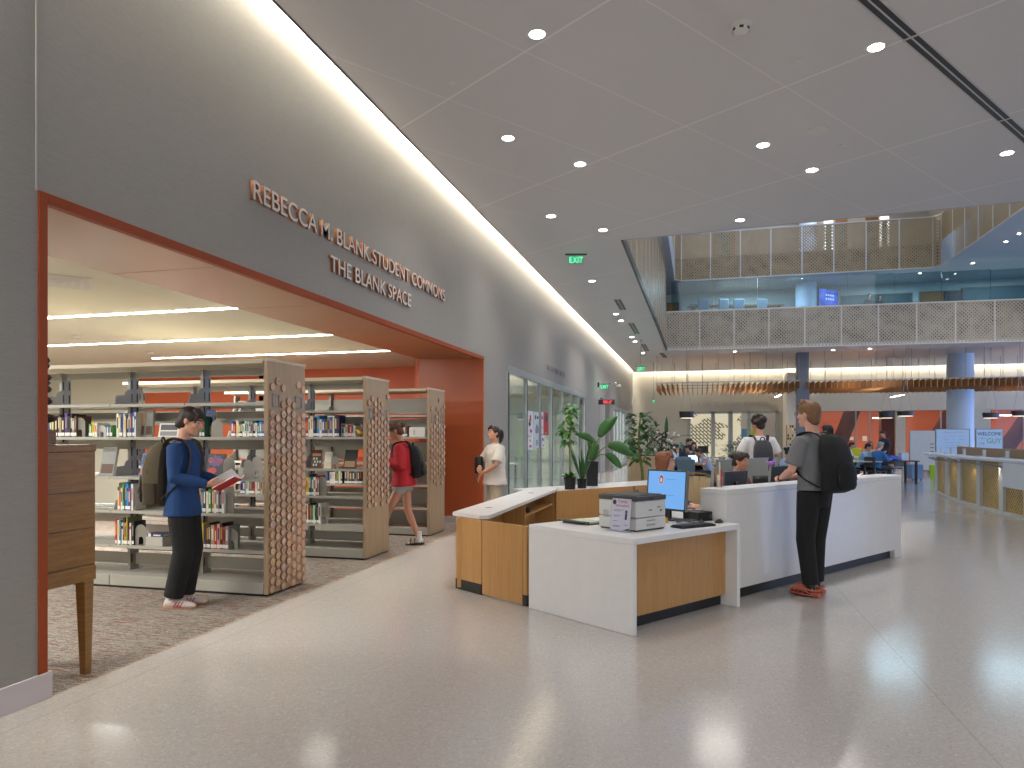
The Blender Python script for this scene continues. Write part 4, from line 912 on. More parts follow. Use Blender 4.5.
# ================================================================ glass storefront and office behind
MY = [13.76, 15.41, 16.84, 18.27, 19.75, 21.23, 22.58, 23.93]
m_frame = M('storefront_aluminium', '#9a9fa1', .4, .3, ns=6, na=.04)
def storefront(name, ys, ztop, head=.15):
    t = bpy.data.objects.new(name, None); COL.objects.link(t); t['kind'] = 'structure'; t.location = (WX - .1, ys[0], 0); O = Matrix.Translation((-WX + .1, -ys[0], 0))
    b = MB(); b.box(WX - .16, WX + .01, ys[0], ys[-1], ztop - head, ztop, 0, O); b.build('head_frame', m_frame, t); b = MB(); b.box(WX - .16, WX + .0, ys[0], ys[-1], 0, .1, 0, O); b.build('sill_frame', m_frame, t)
    for i, y in enumerate(ys):
        b = MB(); w = .05 if 0 < i < len(ys) - 1 else .09; w *= .75; b.box(WX - .055, WX + .012, y - w, y + w, .1, ztop - head, 0, O); b.mi = 1; b.box(WX + .012, WX + .014, y + w * .1, y + w * 1.7, .1, ztop - head, 0, O); b.build('mullion', [m_frame, m_dark], t)
    for y0, y1 in zip(ys, ys[1:]): b = MB(); b.box(WX - .04, WX - .03, y0 + .03, y1 - .03, .1, ztop - head, 0, O); b.build('glass_pane', m_glass, t)
    return t
storefront('window_2', MY, SFZ)
storefront('window_3', [32.25, 33.6, 35.0, 36.4, 37.9, 39.35], 2.9)
t = bpy.data.objects.new('door_1', None); COL.objects.link(t); t['kind'] = 'structure'; t.location = (WX - .5, 27.9, 0)
b = MB(); b.box(-.05, 0, 0, 3.1, 0, 3.05); b.build('door_panel', M('door_blue_grey', '#6b7280', .5), t)
for y in (.05, 1.0, 2.0, 3.05): b = MB(); b.box(0, .06, y - .05, y + .05, 0, 3.05); b.build('door_frame', m_frame, t)
b = MB(); b.box(WX - .5, WX - .2, 27.85, 27.9, 0, 3.05); b.box(WX - .5, WX - .2, 31, 31.05, 0, 3.05); struct('wall_recess', b, m_white)
b = MB(); b.box(-9.1, -9, 13.5, 27.6, 0, 3); b.box(-9, WX - .2, 13.6, 13.7, 0, 3); b.box(-9, WX - .2, 25.5, 25.6, 0, 3); b.box(-9, WX - .2, 31.6, 31.7, 0, 3); b.box(-6.1, -6, 31.7, 42, 0, 3); struct('wall_office', b, M('office_paint', '#bcc4bf', .6))
b = MB(); b.box(-9, WX - .2, 13.7, 25.5, 3, 3.1); b.box(-6, WX - .2, 31.7, 42, 3, 3.1); struct('ceiling_office', b, m_white)
lamp('office_lamp', 'AREA', (-5, 36, 2.9), 80, (.95, 1, .97), size=1, size_y=6)
# posters taped on the glass
def poster(u0, u1, v0, v1, label, bg, blobs):
    y0, d0 = onX(u0, WX); y1, d1 = onX(u1, WX); z1, z0 = zz(v0, (d0 + d1) / 2), zz(v1, (d0 + d1) / 2)
    t = thing('poster', label, 'poster', (WX - .028, y0, z0)); w, h = y1 - y0, z1 - z0
    b = MB(); b.box(0, .003, 0, w, 0, h); b.build('sheet', M('poster_' + bg[1:], bg, .6, ns=20, na=.03), t)
    for k, (c, a0, a1, b0, b1) in enumerate(blobs):
        b = MB(); n = 10; cy, cz, ry, rz = (a0 + a1) / 2 * w, (b0 + b1) / 2 * h, (a1 - a0) / 2 * w, (b1 - b0) / 2 * h
        M4 = Matrix(((0, 0, 1, .003), (1, 0, 0, cy), (0, 1, 0, cz), (0, 0, 0, 1))); R = random.Random(k + int(u0 * 10)); b.prism([(ry * R.uniform(.6, 1) * math.cos(i * 2 * PI / n), rz * R.uniform(.6, 1) * math.sin(i * 2 * PI / n)) for i in range(n)], 0, .001, M4); b.build('printed_shape', M('ink_' + c[1:], c, .6), t)
poster(529, 534, 411, 436, 'white poster with red and black drawing, left on the storefront glass', '#dcd8dc', [('#b3323c', .3, .7, .5, .9), ('#222226', .1, .6, .35, .6), ('#c9a63a', .1, .4, .55, .7), ('#b05a80', .3, .9, .1, .3)])
poster(529, 534, 437, 450, 'small white poster with a yellow patch under the left poster', '#e0dce0', [('#d0a63a', .2, .7, .6, .85), ('#b05a80', .2, .8, .15, .4)])
poster(535, 540.3, 412, 448, 'narrow grey and white poster with dark shapes on the storefront glass', '#c9ccd2', [('#5a6068', .1, .5, .75, .95), ('#7d8894', .2, .9, .35, .7), ('#3a3f46', .5, .9, .8, .9), ('#8f98a2', .3, .8, .05, .25)])
poster(544.6, 549.6, 412.5, 435, 'red poster with a dark teal figure on the storefront glass', '#b3322f', [('#27524f', .2, .85, .5, .95), ('#c9a08f', .15, .8, .06, .12)])
poster(542, 544.4, 412, 434, 'slim white and pink flyer left of the red poster', '#dbcfd6', [('#b0527a', .1, .9, .6, .9), ('#c9a63a', .2, .8, .2, .4)])
poster(542, 546, 435.5, 448, 'white flyer with blue print below the red poster', '#dad8de', [('#44659a', .2, .7, .5, .9), ('#b05a60', .3, .8, .1, .3)])
# office furniture glimpsed behind the glass
t = thing('office_chair', 'black chair of the seated person behind the storefront glass', 'chair', (-5.05, 16.9, 0), .4)
b = MB(); b.box(-.25, .25, -.25, .25, .42, .5, .03); b.build('seat', m_black, t); b = MB(); b.box(-.24, .24, -.3, -.24, .5, 1.0, .03); b.build('backrest', m_black, t); b = MB(); b.cyl((0, 0, .05), (0, 0, .42), .03); b.build('gas_lift', m_alu, t)
for k in range(5): a = k * 1.2566; b = MB(); b.tube([(0, 0, .07), (.3 * math.cos(a), .3 * math.sin(a), .03)], .025, 6); b.build('leg', m_black, t)
t = thing('office_table', 'white office table behind the storefront glass', 'table', (-5.6, 19.2, 0)); b = MB(); b.box(-.5, .5, -1.2, 1.2, .7, .74); b.build('tabletop', m_white, t)
for sx in (-.45, .45):
    for sy in (-1.1, 1.1): b = MB(); b.cyl((sx, sy, 0), (sx, sy, .7), .025); b.build('leg', m_alu, t)
b = MB(); b.lathe([(.14, 0), (.18, .4), (.17, .4), (.13, .02)], n=14); tag(b.build('waste_bin', M('blue_plastic', '#3f62b8', .5), None, True, (-4.3, 15.6, 0)), 'blue waste bin inside the storefront', 'bin')

# ================================================================ far wall doors with patterned glass, lettering
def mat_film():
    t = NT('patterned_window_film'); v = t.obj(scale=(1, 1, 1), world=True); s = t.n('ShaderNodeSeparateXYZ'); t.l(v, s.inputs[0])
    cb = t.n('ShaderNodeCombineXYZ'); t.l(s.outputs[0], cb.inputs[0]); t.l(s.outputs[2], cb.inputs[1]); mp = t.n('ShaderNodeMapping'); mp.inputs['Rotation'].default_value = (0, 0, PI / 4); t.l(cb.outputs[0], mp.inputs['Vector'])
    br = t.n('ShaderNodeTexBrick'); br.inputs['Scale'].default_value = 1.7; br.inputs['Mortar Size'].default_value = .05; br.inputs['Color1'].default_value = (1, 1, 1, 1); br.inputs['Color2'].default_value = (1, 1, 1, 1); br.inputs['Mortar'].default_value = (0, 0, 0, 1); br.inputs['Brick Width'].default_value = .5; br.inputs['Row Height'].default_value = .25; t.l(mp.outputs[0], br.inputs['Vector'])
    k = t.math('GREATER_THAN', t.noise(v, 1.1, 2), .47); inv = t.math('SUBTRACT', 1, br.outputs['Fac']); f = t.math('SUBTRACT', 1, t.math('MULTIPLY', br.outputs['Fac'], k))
    t.col(lin('#222222')); c = t.mix(f, lin('#3a352c'), lin('#f2e6c4')); t.l(c, t.b.inputs['Emission Color']); t.b.inputs['Emission Strength'].default_value = .32; return t.m  # light of the room behind the film is put in as emission
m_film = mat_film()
t = bpy.data.objects.new('door_2', None); COL.objects.link(t); t['kind'] = 'structure'; t.location = (0, FY - .02, 0)
XS = [px_x(u) for u in (689, 712, 730, 748, 778)]
for i, (u0, u1) in enumerate([(690, 711), (715, 728), (733, 741)]):
    b = MB(); b.box(px_x(u0), px_x(u1), .0, .02, .15, 2.82); b.build('film_pane', m_film, t)
for u in (689, 713, 730.5, 749, 777): x = px_x(u); b = MB(); b.box(x - .09, x + .09, -.06, .06, 0, 2.95); b.build('door_post', m_frame, t)
b = MB(); b.box(XS[0], XS[-1], -.06, .06, 2.82, 2.95); b.build('door_head', m_frame, t)
b = MB(); b.box(px_x(741.5), px_x(748), .03, .05, .1, 1.95); b.build('blue_panel', M('door_blue', '#5f9cc2', .5), t); b = MB(); b.box(px_x(751), px_x(755), .03, .05, .1, 2.0); b.build('lime_panel', M('door_lime', '#b9d23a', .5), t)
b = MB(); b.box(DX0 - .3, DX1 + .3, 1.5, 1.6, 0, 3); struct('wall_far_room', b, m_white).location = (0, FY, 0)
b = MB(); x0_ = px_x(698); glyphs(b, px_x(768) - x0_, .26, 24, 7, Matrix.Translation((x0_, FY - .03, 3.22)), .03)
tag(b.build('far_lettering', M('letters_grey', '#a39f94', .5)), 'raised letters the colour of the wall above the far doors', 'sign')

# ================================================================ columns
x, y = at(960.2, 32.4); b = MB(); b.lathe([(.54, 0), (.54, ZC)], (0, 0, 0), 40); o = b.build('column_round', m_bluecol, None, True, (x, y, 0)); o['kind'] = 'structure'
x, y = at(802.3, 31.9); b = MB(); b.box(-.25, .25, -.25, .25, 0, ZC, .01); o = b.build('column_square', M('slate_column_paint', '#6d7483', .5), None, False, (x, y, 0)); o['kind'] = 'structure'
x, y = at(806, 33.6); b = MB(); b.lathe([(.46, 5.95), (.46, 8.72)], (0, 0, 0), 32); o = b.build('column_upper', m_bluecol, None, True, (x, y, 0)); o['kind'] = 'structure'
x, y = at(808, 35.2); b = MB(); b.lathe([(.4, 9.72), (.4, 14)], (0, 0, 0), 32); o = b.build('column_third', m_bluecol, None, True, (x, y, 0)); o['kind'] = 'structure'

# ================================================================ hanging timber baffles
def baffles(label, u0, u1, d1, n):
    zb, zt = 3.62, 3.95; x0, y0 = at(u0, d1); x1, _ = at(u1, d1); t = thing('baffle_ceiling', label, 'ceiling baffle', (x0, y0, zb), 0, 'hanging timber baffle ceilings'); W = x1 - x0
    b = MB(); b.box(-.0125, .0125, 0, 4.6, 0, zt - zb); f0 = b.build('wood_fin', m_baffle, t)
    for k in range(1, n): c = f0.copy(); COL.objects.link(c); c.parent = t; c.location = (W * k / (n - 1), 0, 0)
    for yy in (.25, 2.3, 4.3): b = MB(); b.box(-.05, W + .05, yy, yy + .05, zt - zb, zt - zb + .05); b.build('carrier_rail', m_alu, t)
    for k in range(0, n, 3):
        for yy in (.27, 4.3): b = MB(); b.cyl((W * k / (n - 1), yy, zt - zb), (W * k / (n - 1), yy, ZC - zb), .011, n=6); b.build('hanger_rod', m_alu, t)
baffles('hanging timber baffles left of the square column', 656.5, 795, 32.6, 28)
baffles('hanging timber baffles right of the square column', 809, 1052, 31.2, 46)
for u, v, d, lb in [(778, 389, 36, 'slanted short strip light under the left timber baffles'), (897, 394, 36, 'thin strip light under the right timber baffles')]:
    x, y = at(u, d); t = thing('strip_light', lb, 'light', (x, y, 3.56)); b = MB(); b.box(-.04, .04, -1.2, 1.2, 0, .05); b.build('housing', m_alu, t); b = MB(); b.box(-.035, .035, -1.2, 1.2, -.01, 0); b.build('lens', m_emit_lib, t)
    for yy in (-1, 1): b = MB(); b.cyl((0, yy, .05), (0, yy, ZC - 3.56), .008, n=5); b.build('hanger_rod', m_alu, t)
# black pendants
def pendant(u, v0, v1, w, d, label):
    x, y = at(u, d); z0 = zz(v1, d); h = zz(v0, d) - z0; W = w * d / F / 2; t = thing('pendant_lamp', label, 'lamp', (x, y, z0), CA, 'black pendant lamps')
    b = MB(); b.loft([(V((0, 0, 0)), V((W * .9, 0, 0)), V((0, W * .5, 0))), (V((0, 0, h)), V((W, 0, 0)), V((0, W * .55, 0)))], True, 24); b.build('lamp_shade', m_black, t)
    b = MB(); b.loft([(V((0, 0, -.004)), V((W * .82, 0, 0)), V((0, W * .42, 0))), (V((0, 0, 0)), V((W * .82, 0, 0)), V((0, W * .42, 0)))], True, 24); b.build('lens', ME('pendant_lens', '#ffe9cc', 2), t)
    for s in (-1, 1): b = MB(); b.cyl((s * W * .75, 0, h), (s * W * .15, 0, h + 1.1), .008, n=5); b.build('suspension_wire', m_alu, t)
    b = MB(); b.cyl((0, 0, h + 1.1), (0, 0, ZC - z0), .012, n=6); b.build('rod', m_alu, t)
for a in [(686.5, 411.5, 418, 15, 28, 'black pendant lamp over the study tables at left'), (886.5, 412, 418, 15, 33, 'smaller black pendant lamp left of the grey pier'), (905.5, 411.2, 416, 17, 29, 'black pendant lamp in front of the grey pier'),
          (991, 412.7, 418, 17, 30, 'black pendant lamp over the welcome board'), (1020, 411, 416, 17, 28, 'black pendant lamp at the right edge of the picture')]: pendant(*a)

# ================================================================ orange room: diagonal braces, glazing, strip lights, notices
m_brace = M('dark_red_steel', '#6a2a22', .5)
def orx(u): return onY(u, 44.5)[0]
for i, (u0, u1) in enumerate([(838, 855), (928, 958), (1000, 1040)]):
    b = MB(); b.tube([(orx(u0 - 6), 44.5, 0), (orx(u1), 44.5, 3.4)], .42, 4); o = b.build('column_brace', m_brace); o['kind'] = 'structure'
for i, u in enumerate((887,)):
    b = MB(); b.box(orx(u) - .35, orx(u) + .35, 44.2, 44.9, 0, 3.4); o = b.build('column_dark_red', m_brace); o['kind'] = 'structure'
t = bpy.data.objects.new('window_4', None); COL.objects.link(t); t['kind'] = 'structure'; t.location = (0, FY, 0)
us = [818, 856, 896]; 
for u in (818, 856, 870, 905, 941, 972, 990, 1024, 1060): b = MB(); x = px_x(u); b.box(x - .03, x + .03, -.02, .04, 0, 2.92); b.build('mullion', m_alu, t)
b = MB(); b.box(5.9, 24, .05, .06, 0, 2.92); b.build('glass_pane', MG('faint_glass', '#f2f4f2', .02, .02), t)
for i, (u, v, w) in enumerate([(845, 412, 40), (878, 420, 9), (921, 413, 26), (996, 412, 30), (1000, 419, 18)]):
    x, d = onY(u, 45.5); z = min(zz(v, math.hypot(x, 45.5)), 3.36); W = w * 43 / F / 2; t = thing('strip_light', ['long', 'short low', 'middle', 'upper right', 'lower right'][i] + ' white strip light in the orange room', 'light', (x, 45.5, z)); b = MB(); b.box(-W, W, -.08, .08, 0, .05); b.build('housing', m_alu, t); b = MB(); b.box(-W, W, -.07, .07, -.02, 0); b.build('lens', m_emit_lib, t)
for i, (u0, u1, v0, v1) in enumerate([(843, 848, 437, 442.5), (849, 853.5, 437, 440), (862.5, 867, 436, 441)]):
    x0, d = onY(u0, 47.46); x1, _ = onY(u1, 47.46); b = MB(); b.box(x0, x1, 47.46, 47.5, zz(v1, d), zz(v0, d)); tag(b.build('wall_notice', m_white), ['left', 'middle', 'right'][i] + ' one of three pale notices on the orange wall', 'notice')

# ================================================================ curved service counter on the right
P = [(6.75, 22.6), (6.25, 21.4), (6.0, 19.9), (5.86, 18.3), (5.80, 16.8), (5.82, 15.3), (5.92, 13.6), (6.15, 11.8)]
m_gold = mat_perf('gold_perforated', '#cdb070', '#6a562e', .06, .22, .36, True); m_pil = M('pilaster_white', '#d3d6da', .45)
t = thing('curved_counter', 'curved white service counter with gold perforated panels at the right', 'counter', (5.9, 18, 0)); O = Matrix.Translation((-5.9, -18, 0))
def offs(dx): return [(x + dx, y) for x, y in P]
for a, c in zip(P, P[1:]):
    b = MB(); b.prism([a, c, (c[0] + .06, c[1]), (a[0] + .06, a[1])], .06, .98, O); b.build('gold_panel', m_gold, t)
b = MB()
for a, c in zip(P, P[1:]): b.prism([(a[0] - .05, a[1]), (c[0] - .05, c[1]), (c[0] + .1, c[1]), (a[0] + .1, a[1])], 0, .06, O)
b.build('plinth', m_pil, t)
for u in (938.5, 949, 961.5, 981, 1004, 1030):
    # pilaster foot measured on the photographed base line
    best = min(((abs(PX + F * ((x * CA_ + y * SA_) / (-x * SA_ + y * CA_)) - u), x, y) for a, c in zip(P, P[1:]) for k in range(40) for x, y in [(a[0] + (c[0] - a[0]) * k / 40, a[1] + (c[1] - a[1]) * k / 40)]))
    x, y = best[1], best[2]; b = MB(); b.box(x - .06, x + .02, y - .1, y + .1, .06, 1.0, .004, O); b.build('pilaster', m_pil, t)
    b = MB(); b.box(x + .04, x + .07, y - .06, y + .06, 1.09, 1.24, .004, O); b.prism([(x - .1, y - .06), (x + .04, y - .06), (x + .04, y + .06), (x - .1, y + .06)], 1.09, 1.11, O); b.build('screen_bracket', m_pil, t)
b = MB(); top = [(x - .42, y - .2) for x, y in P[1:]] + [(x + .1, y) for x, y in P[::-1]]; b.prism(top, 1.05, 1.09, O); b.build('counter_top', M('counter_white', '#cfd8e4', .3), t)
b = MB(); b.tube([tuple(O @ V((x - .22, y, .95))) for x, y in P], .018, 6); b.build('metal_rail', m_alu, t)
b = MB()
for a, c in zip(P, P[1:]): b.prism([(a[0] + .45, a[1]), (c[0] + .45, c[1]), (c[0] + .55, c[1]), (a[0] + .55, a[1])], .7, 1.26, O)
b.build('upper_ledge', m_wood_pale, t)
b = MB(); b.box(5.30, 5.33, 10.6, 14.6, .62, 1.05, 0, O); b.build('end_panel', M('counter_white', '#cfd8e4', .3), t)
for a, c in zip(P[1:], P[2:]):
    lamp('counter_lamp', 'SPOT', ((a[0] + c[0]) / 2 - .12, (a[1] + c[1]) / 2, 1.03), 5, (1, .9, .7), (0, .25, 0), .03, angle=1.8)

# ================================================================ partitions, boards, far furniture
def board(name, label, u0, u1, v0, v1, d, mat, cat, zb=None):
    xa, ya = at(u0, d); xb, yb = at(u1, d); t = thing(name, label, cat, ((xa + xb) / 2, (ya + yb) / 2, 0), CA); W = math.hypot(xb - xa, yb - ya) / 2; z1, z0 = zz(v0, d), max(zz(v1, d), .14)
    if zb is not None: z0 = zb
    b = MB(); b.box(-W, W, -.02, .02, z0, z1, .003); b.build('board_panel', mat, t); b = MB(); b.box(-W, W, -.025, .025, z1, z1 + .02); b.box(-W - .02, -W, -.025, .025, z0, z1 + .02); b.box(W, W + .02, -.025, .025, z0, z1 + .02); b.build('board_frame', m_alu, t)
    for s in (-1, 1): b = MB(); b.box(s * W * .8 - .02, s * W * .8 + .02, -.25, .25, .05, .09); b.box(s * W * .8 - .02, s * W * .8 + .02, -.02, .02, .08, z0 + .02); b.ell((s * W * .8, -.22, .028), .028); b.ell((s * W * .8, .22, .028), .028); b.build('foot', m_dark, t)
    return t, W, z0, z1
m_wb = M('whiteboard', '#b3d0f0', .25)  # blue light falling on the boards is tinted into their colour
t, W, z0, z1 = board('partition_board', 'pale grey mobile partition board left of the whiteboard', 910, 936.5, 431, 470, 29, M('partition_grey', '#b5b6b2', .6), 'partition')
for z in (1.2, 1.05, .9): b = MB(); b.box(W * .5, W * .8, -.023, -.019, z, z + .03); b.build('printed_line', m_dark, t)
t, W, z0, z1 = board('whiteboard', 'blue-lit whiteboard covered with small writing left of the welcome board', 936, 969, 429.5, 452, 24, m_wb, 'whiteboard', .7)
def hand(s, x, z, size, m): text('handwriting', s, size, m, .001, t, (x, -.024, z), (PI / 2, 0, 0), 'CENTER', 0)
m_redink, m_blk, m_blue, m_grn = M('marker_red', '#b8405a', .6), M('marker_black', '#22242c', .6), M('marker_blue', '#4a6a9a', .6), M('marker_green', '#7a9a5a', .6)
hand('~~~~~ ~~ ~~~~', 0, z1 - .12, .10, m_redink)
for k, x in enumerate((-.22, .02, .3)): hand('~ -- ~', x, z1 - .24, .08, m_blk); hand('~~~~', x, z1 - .36, .07, m_redink if k < 2 else m_blue)
for k in range(3): hand('~~ ~~~ ~~ ~~~~', 0, z1 - .46 - k * .08, .07, m_blue)
t, W, z0, z1 = board('welcome_board', 'framed WELCOME board standing right of the round blue column', 976, 1002, 429.5, 452, 24, m_wb, 'whiteboard', .7)
hand('WELCOME', 0, z1 - .2, .165, m_blk); hand('GUY', W * .35, z1 - .46, .24, m_grn); hand('~ o ~', -W * .55, z1 - .32, .09, m_blk); hand('? o', -W * .55, z1 - .5, .12, m_blk)
def table(label, u, v, w, dep, m, group=None, zt=.745, legs=True, name='study_table'):
    d = F * (CH - zt) / (v - HV); x, y = at(u, d); t = thing(name, label, 'table', (x, y, 0), CA, group); b = MB(); b.box(-w / 2, w / 2, -dep / 2, dep / 2, zt - .035, zt, .005); b.build('tabletop', m, t)
    for sx in (-1, 1):
        for sy in (-1, 1): b = MB(); b.box(sx * (w / 2 - .08) - .03, sx * (w / 2 - .08) + .03, sy * (dep / 2 - .08) - .03, sy * (dep / 2 - .08) + .03, 0, zt - .035); b.build('leg', m_dark, t)
    return (x, y, zt), d
(tx, ty, tz), td = table('dark edged table carrying boxes before the orange room', 890, 460.3, 1.5, .8, M('table_dark', '#3b3a3a', .5))
tmat = Matrix.Translation((tx, ty, tz)) @ Matrix.Rotation(CA, 4, 'Z')
for u0, u1, h, c, nm, lb in [(870, 876, .24, '#c9d0e6', 'paper_box', 'white and blue carton at the left end of the dark table'), (876.5, 885, .2, '#4d4a80', 'storage_box', 'purple box on the dark table'), (886, 897, .17, '#3f5fd0', 'folded_cloth', 'bright blue heap on the dark table'), (898, 905, .25, '#c4d2ee', 'paper_box', 'pale carton at the right end of the dark table')]:
    w = (u1 - u0) * td / F / 2; cx = ((u0 + u1) / 2 - 890) * td / F; b = MB()
    if nm == 'folded_cloth': b.ell((0, 0, .06), (w, .15, .06)); b.ell((-w * .3, 0, .1), (w * .5, .12, .06))
    else: b.box(-w, w, -.12, .12, 0, h, .008); b.box(-w, w, -.125, .125, h - .03, h, .004)
    p = tmat @ V((cx, -.1, 0)); tag(b.build(nm, M('mat_' + c[1:], c, .6), None, nm == 'folded_cloth', p), lb, 'box' if 'box' in nm else 'cloth').rotation_euler = (0, 0, CA)
table('grey table where students sit left of the boxes', 856, 460.8, 1.3, .8, m_grey)
table('pale study table of the student group at far left', 688, 462.4, 1.2, 2.3, M('table_tan', '#a89a86', .5))
x, y = at(913.5, 25); t = thing('drawer_cabinet', 'blue grey drawer unit beside the dark table', 'cabinet', (x, y, 0), CA); b = MB(); b.box(-.2, .2, -.25, .25, .05, .55, .008); b.build('body', M('blue_grey_steel', '#6f8db0', .45), t)
for z in (.08, .24, .4): b = MB(); b.box(-.18, .18, -.256, -.25, z, z + .14); b.build('drawer', M('blue_grey_steel', '#6f8db0', .45), t)
for sx in (-.15, .15): b = MB(); b.ell((sx, -.2, .025), .025); b.ell((sx, .2, .025), .025); b.build('caster', m_black, t)
x, y = at(934, 26); t = thing('stool', 'lime green stool beside the end of the curved counter', 'stool', (x, y, 0)); b = MB(); b.lathe([(.15, 0), (.12, .2), (.17, .43), (.17, .46)], n=18); b.build('body', M('lime_plastic', '#b5d82a', .5), t, True); b = MB(); b.lathe([(.16, .46), (.15, .49)], n=18); b.build('seat_pad', M('lime_plastic', '#b5d82a', .5), t)
def far_chair(label, u, d, c, rz=0.0, hb=.85):
    x, y = at(u, d); t = thing('study_chair', label, 'chair', (x, y, 0), CA + rz); m = M('chair_' + c[1:], c, .5); b = MB(); b.box(-.22, .22, -.22, .22, .42, .46, .015); b.build('seat', m, t); b = MB(); b.box(-.23, .23, -.25, -.22, .5, hb, .012); b.build('backrest', m, t)
    for sx in (-.2, .2):
        for sy in (-.22, .2): b = MB(); b.cyl((sx, sy, 0), (sx * .95, sy * .95, .43 if sy > 0 else hb - .1), .014, n=6); b.build('leg', m_alu, t)
far_chair('slate blue chair of the girl with her back turned', 684, 19.0, '#5b6f78', 0, .92); far_chair('yellow chair beside the dark-haired student at right', 852, 26.5, '#c9c81e', 0, 1.1); far_chair('black chair beneath the dark table', 893, 24.5, '#222226', .4)
# computer screens on the study table
for u, v, d, lit, lb in [(693, 452, 21.6, True, 'lit laptop screen among the student group'), (703, 447, 27, False, 'dark monitor behind the student group')]:
    x, y = at(u, d); b = MB(); zt = .745 if lit else 0
    t = thing('laptop' if lit else 'display_stand', lb, 'computer', (x, y, .745), CA + (.2 if lit else 0)); hh = .22 if lit else .42
    b.box(-.16 if lit else -.2, .16 if lit else .2, 0, .015, .01 if lit else .16, hh); b.build('screen_lid', m_black, t); b = MB(); b.box(-.15 if lit else -.19, .15 if lit else .19, -.002, 0, .02 if lit else .17, hh - .01); b.build('screen', ME('screen_pale', '#a9cdf5', 1.2) if lit else m_black, t); b = MB(); b.box(-.16, .16, -.22, .0, 0, .015) if lit else b.box(-.03, .03, 0, .05, 0, .2); b.build('base', m_alu, t)
table('pale table supporting the dark monitor behind the student group', 703, 457, 1.6, .7, M('table_tan', '#a89a86', .5))
# cube-patterned notice board on the pier
t = thing('notice_board', 'cream notice board with black and red squares left of the leaning man', 'notice board', (4.62, 40.3, zz(446, 38.2))); hb = zz(425, 38.2) - zz(446, 38.2); R = random.Random(2)
b = MB(); b.box(-.03, .45, -.12, -.1, 0, hb); b.build('board', M('board_cream', '#cfc3a0', .7), t)
b = MB(); b.box(-.06, -.02, -.125, -.1, 0, hb); b.build('red_edge', M('board_red', '#c4503a', .6), t)
for i in range(4):
    for j in range(7):
        if R.random() < .55: b = MB(); b.box(.0 + i * .11, .08 + i * .11, -.124, -.12, j * hb / 7 + .02, j * hb / 7 + .02 + hb / 10); b.build('square', M(*R.choice([('sq_black', '#26221f'), ('sq_brown', '#6a5136'), ('sq_white', '#e6e0d2')]), .6), t)

# ================================================================ upper levels furniture
b = MB(); b.box(-3.5, 20, 33.2, 37.2, 5.95, 6.75); struct('floor_upper_step', b, M('upper_carpet', '#57646c', .9))
for i, u in enumerate((702, 721, 737, 759)):
    d = 33.4; x, y = at(u, d); t = thing('lounge_chair', ORD[i] + ' blue grey chair from the left on the second floor', 'chair', (x, y, 6.75), CA + (i % 2) * .2, 'blue grey chairs on the second floor'); m = M('blue_grey_chair', '#6a8296', .5); b = MB(); b.box(-.25, .25, -.25, .25, .42, .5, .03); b.build('seat', m, t); b = MB(); b.box(-.26, .26, -.3, -.24, .5, 1.15, .03); b.build('backrest', m, t)
    for sx in (-.2, .2):
        for sy in (-.2, .2): b = MB(); b.cyl((sx, sy, 0), (sx, sy, .43), .018, n=6); b.build('leg', m_alu, t)
x, y = at(735, 34.1); t = thing('upper_table', 'long dark table behind the second-floor chairs', 'table', (x, y, 6.75), CA); b = MB(); b.box(-2.2, 2.2, -.4, .4, .95, 1.0); b.build('tabletop', m_wood_dark, t)
for sx in (-2, 2): b = MB(); b.box(sx - .04, sx + .04, -.3, .3, 0, .95); b.build('leg', m_dark, t)
x, y = at(828.5, 33.8); t = thing('television', 'angled television glowing blue on the second floor', 'television', (x, y, 7.56), CA + .5); b = MB(); b.box(-.68, .68, 0, .06, 0, .92, .006, Matrix.Rotation(-.0, 4, 'Y')); b.build('housing', m_black, t)
def mat_tv():
    t = NT('tv_picture'); v = t.obj(); n = t.noise(v, 2.2, 2); c = t.ramp(n, [(.35, '#1a2f9c'), (.5, '#2a5fe0'), (.62, '#6a7ae8'), (.75, '#39b0f0')]); t.col(lin('#050510')); t.l(c, t.b.inputs['Emission Color']); t.b.inputs['Emission Strength'].default_value = .7; return t.m
b = MB(); b.box(-.66, .66, -.004, 0, .02, .9); b.build('screen', mat_tv(), t)
for r_ in range(2):
    for c in range(4): b = MB(); b.box(-.2 + c * .16, -.11 + c * .16, -.008, -.005, .42 + r_ * .18, .5 + r_ * .18); b.build('screen_icon', ME('tv_icon', '#d8e6ff', .9), t)
b = MB(); b.cyl((0, .04, .92), (0, .04, 1.06), .03); b.build('ceiling_mount', m_alu, t)
m_upgl = ME('lit_room_glass', '#3f6670', .22, '#26363c')
for i, (u0, u1, v0, v1, m) in enumerate([(668, 678, 304, 320, m_wood_dark), (843, 911, 297, 320, m_upgl), (921, 944, 293, 320, m_wood_dark), (945, 961, 292, 320, m_dark), (963, 1040, 289, 320, m_upgl)]):
    x0, d = onY(u0, 37.16); x1, _ = onY(u1, 37.16); t = bpy.data.objects.new('door_%d' % (i + 3) if m is m_wood_dark or m is m_dark else 'window_%d' % (i + 5), None); COL.objects.link(t); t['kind'] = 'structure'; t.location = ((x0 + x1) / 2, 37.16, 6.75); W = (x1 - x0) / 2; z1 = zz(v0, d) - 6.75
    b = MB(); b.box(-W, W, 0, .03, .0, z1); b.build('panel' , m, t); b = MB(); b.box(-W - .06, -W, -.02, .04, 0, z1 + .06); b.box(W, W + .06, -.02, .04, 0, z1 + .06); b.box(-W, W, -.02, .04, z1, z1 + .06); b.build('frame', M('bronze_frame', '#6b5a4c', .5), t)
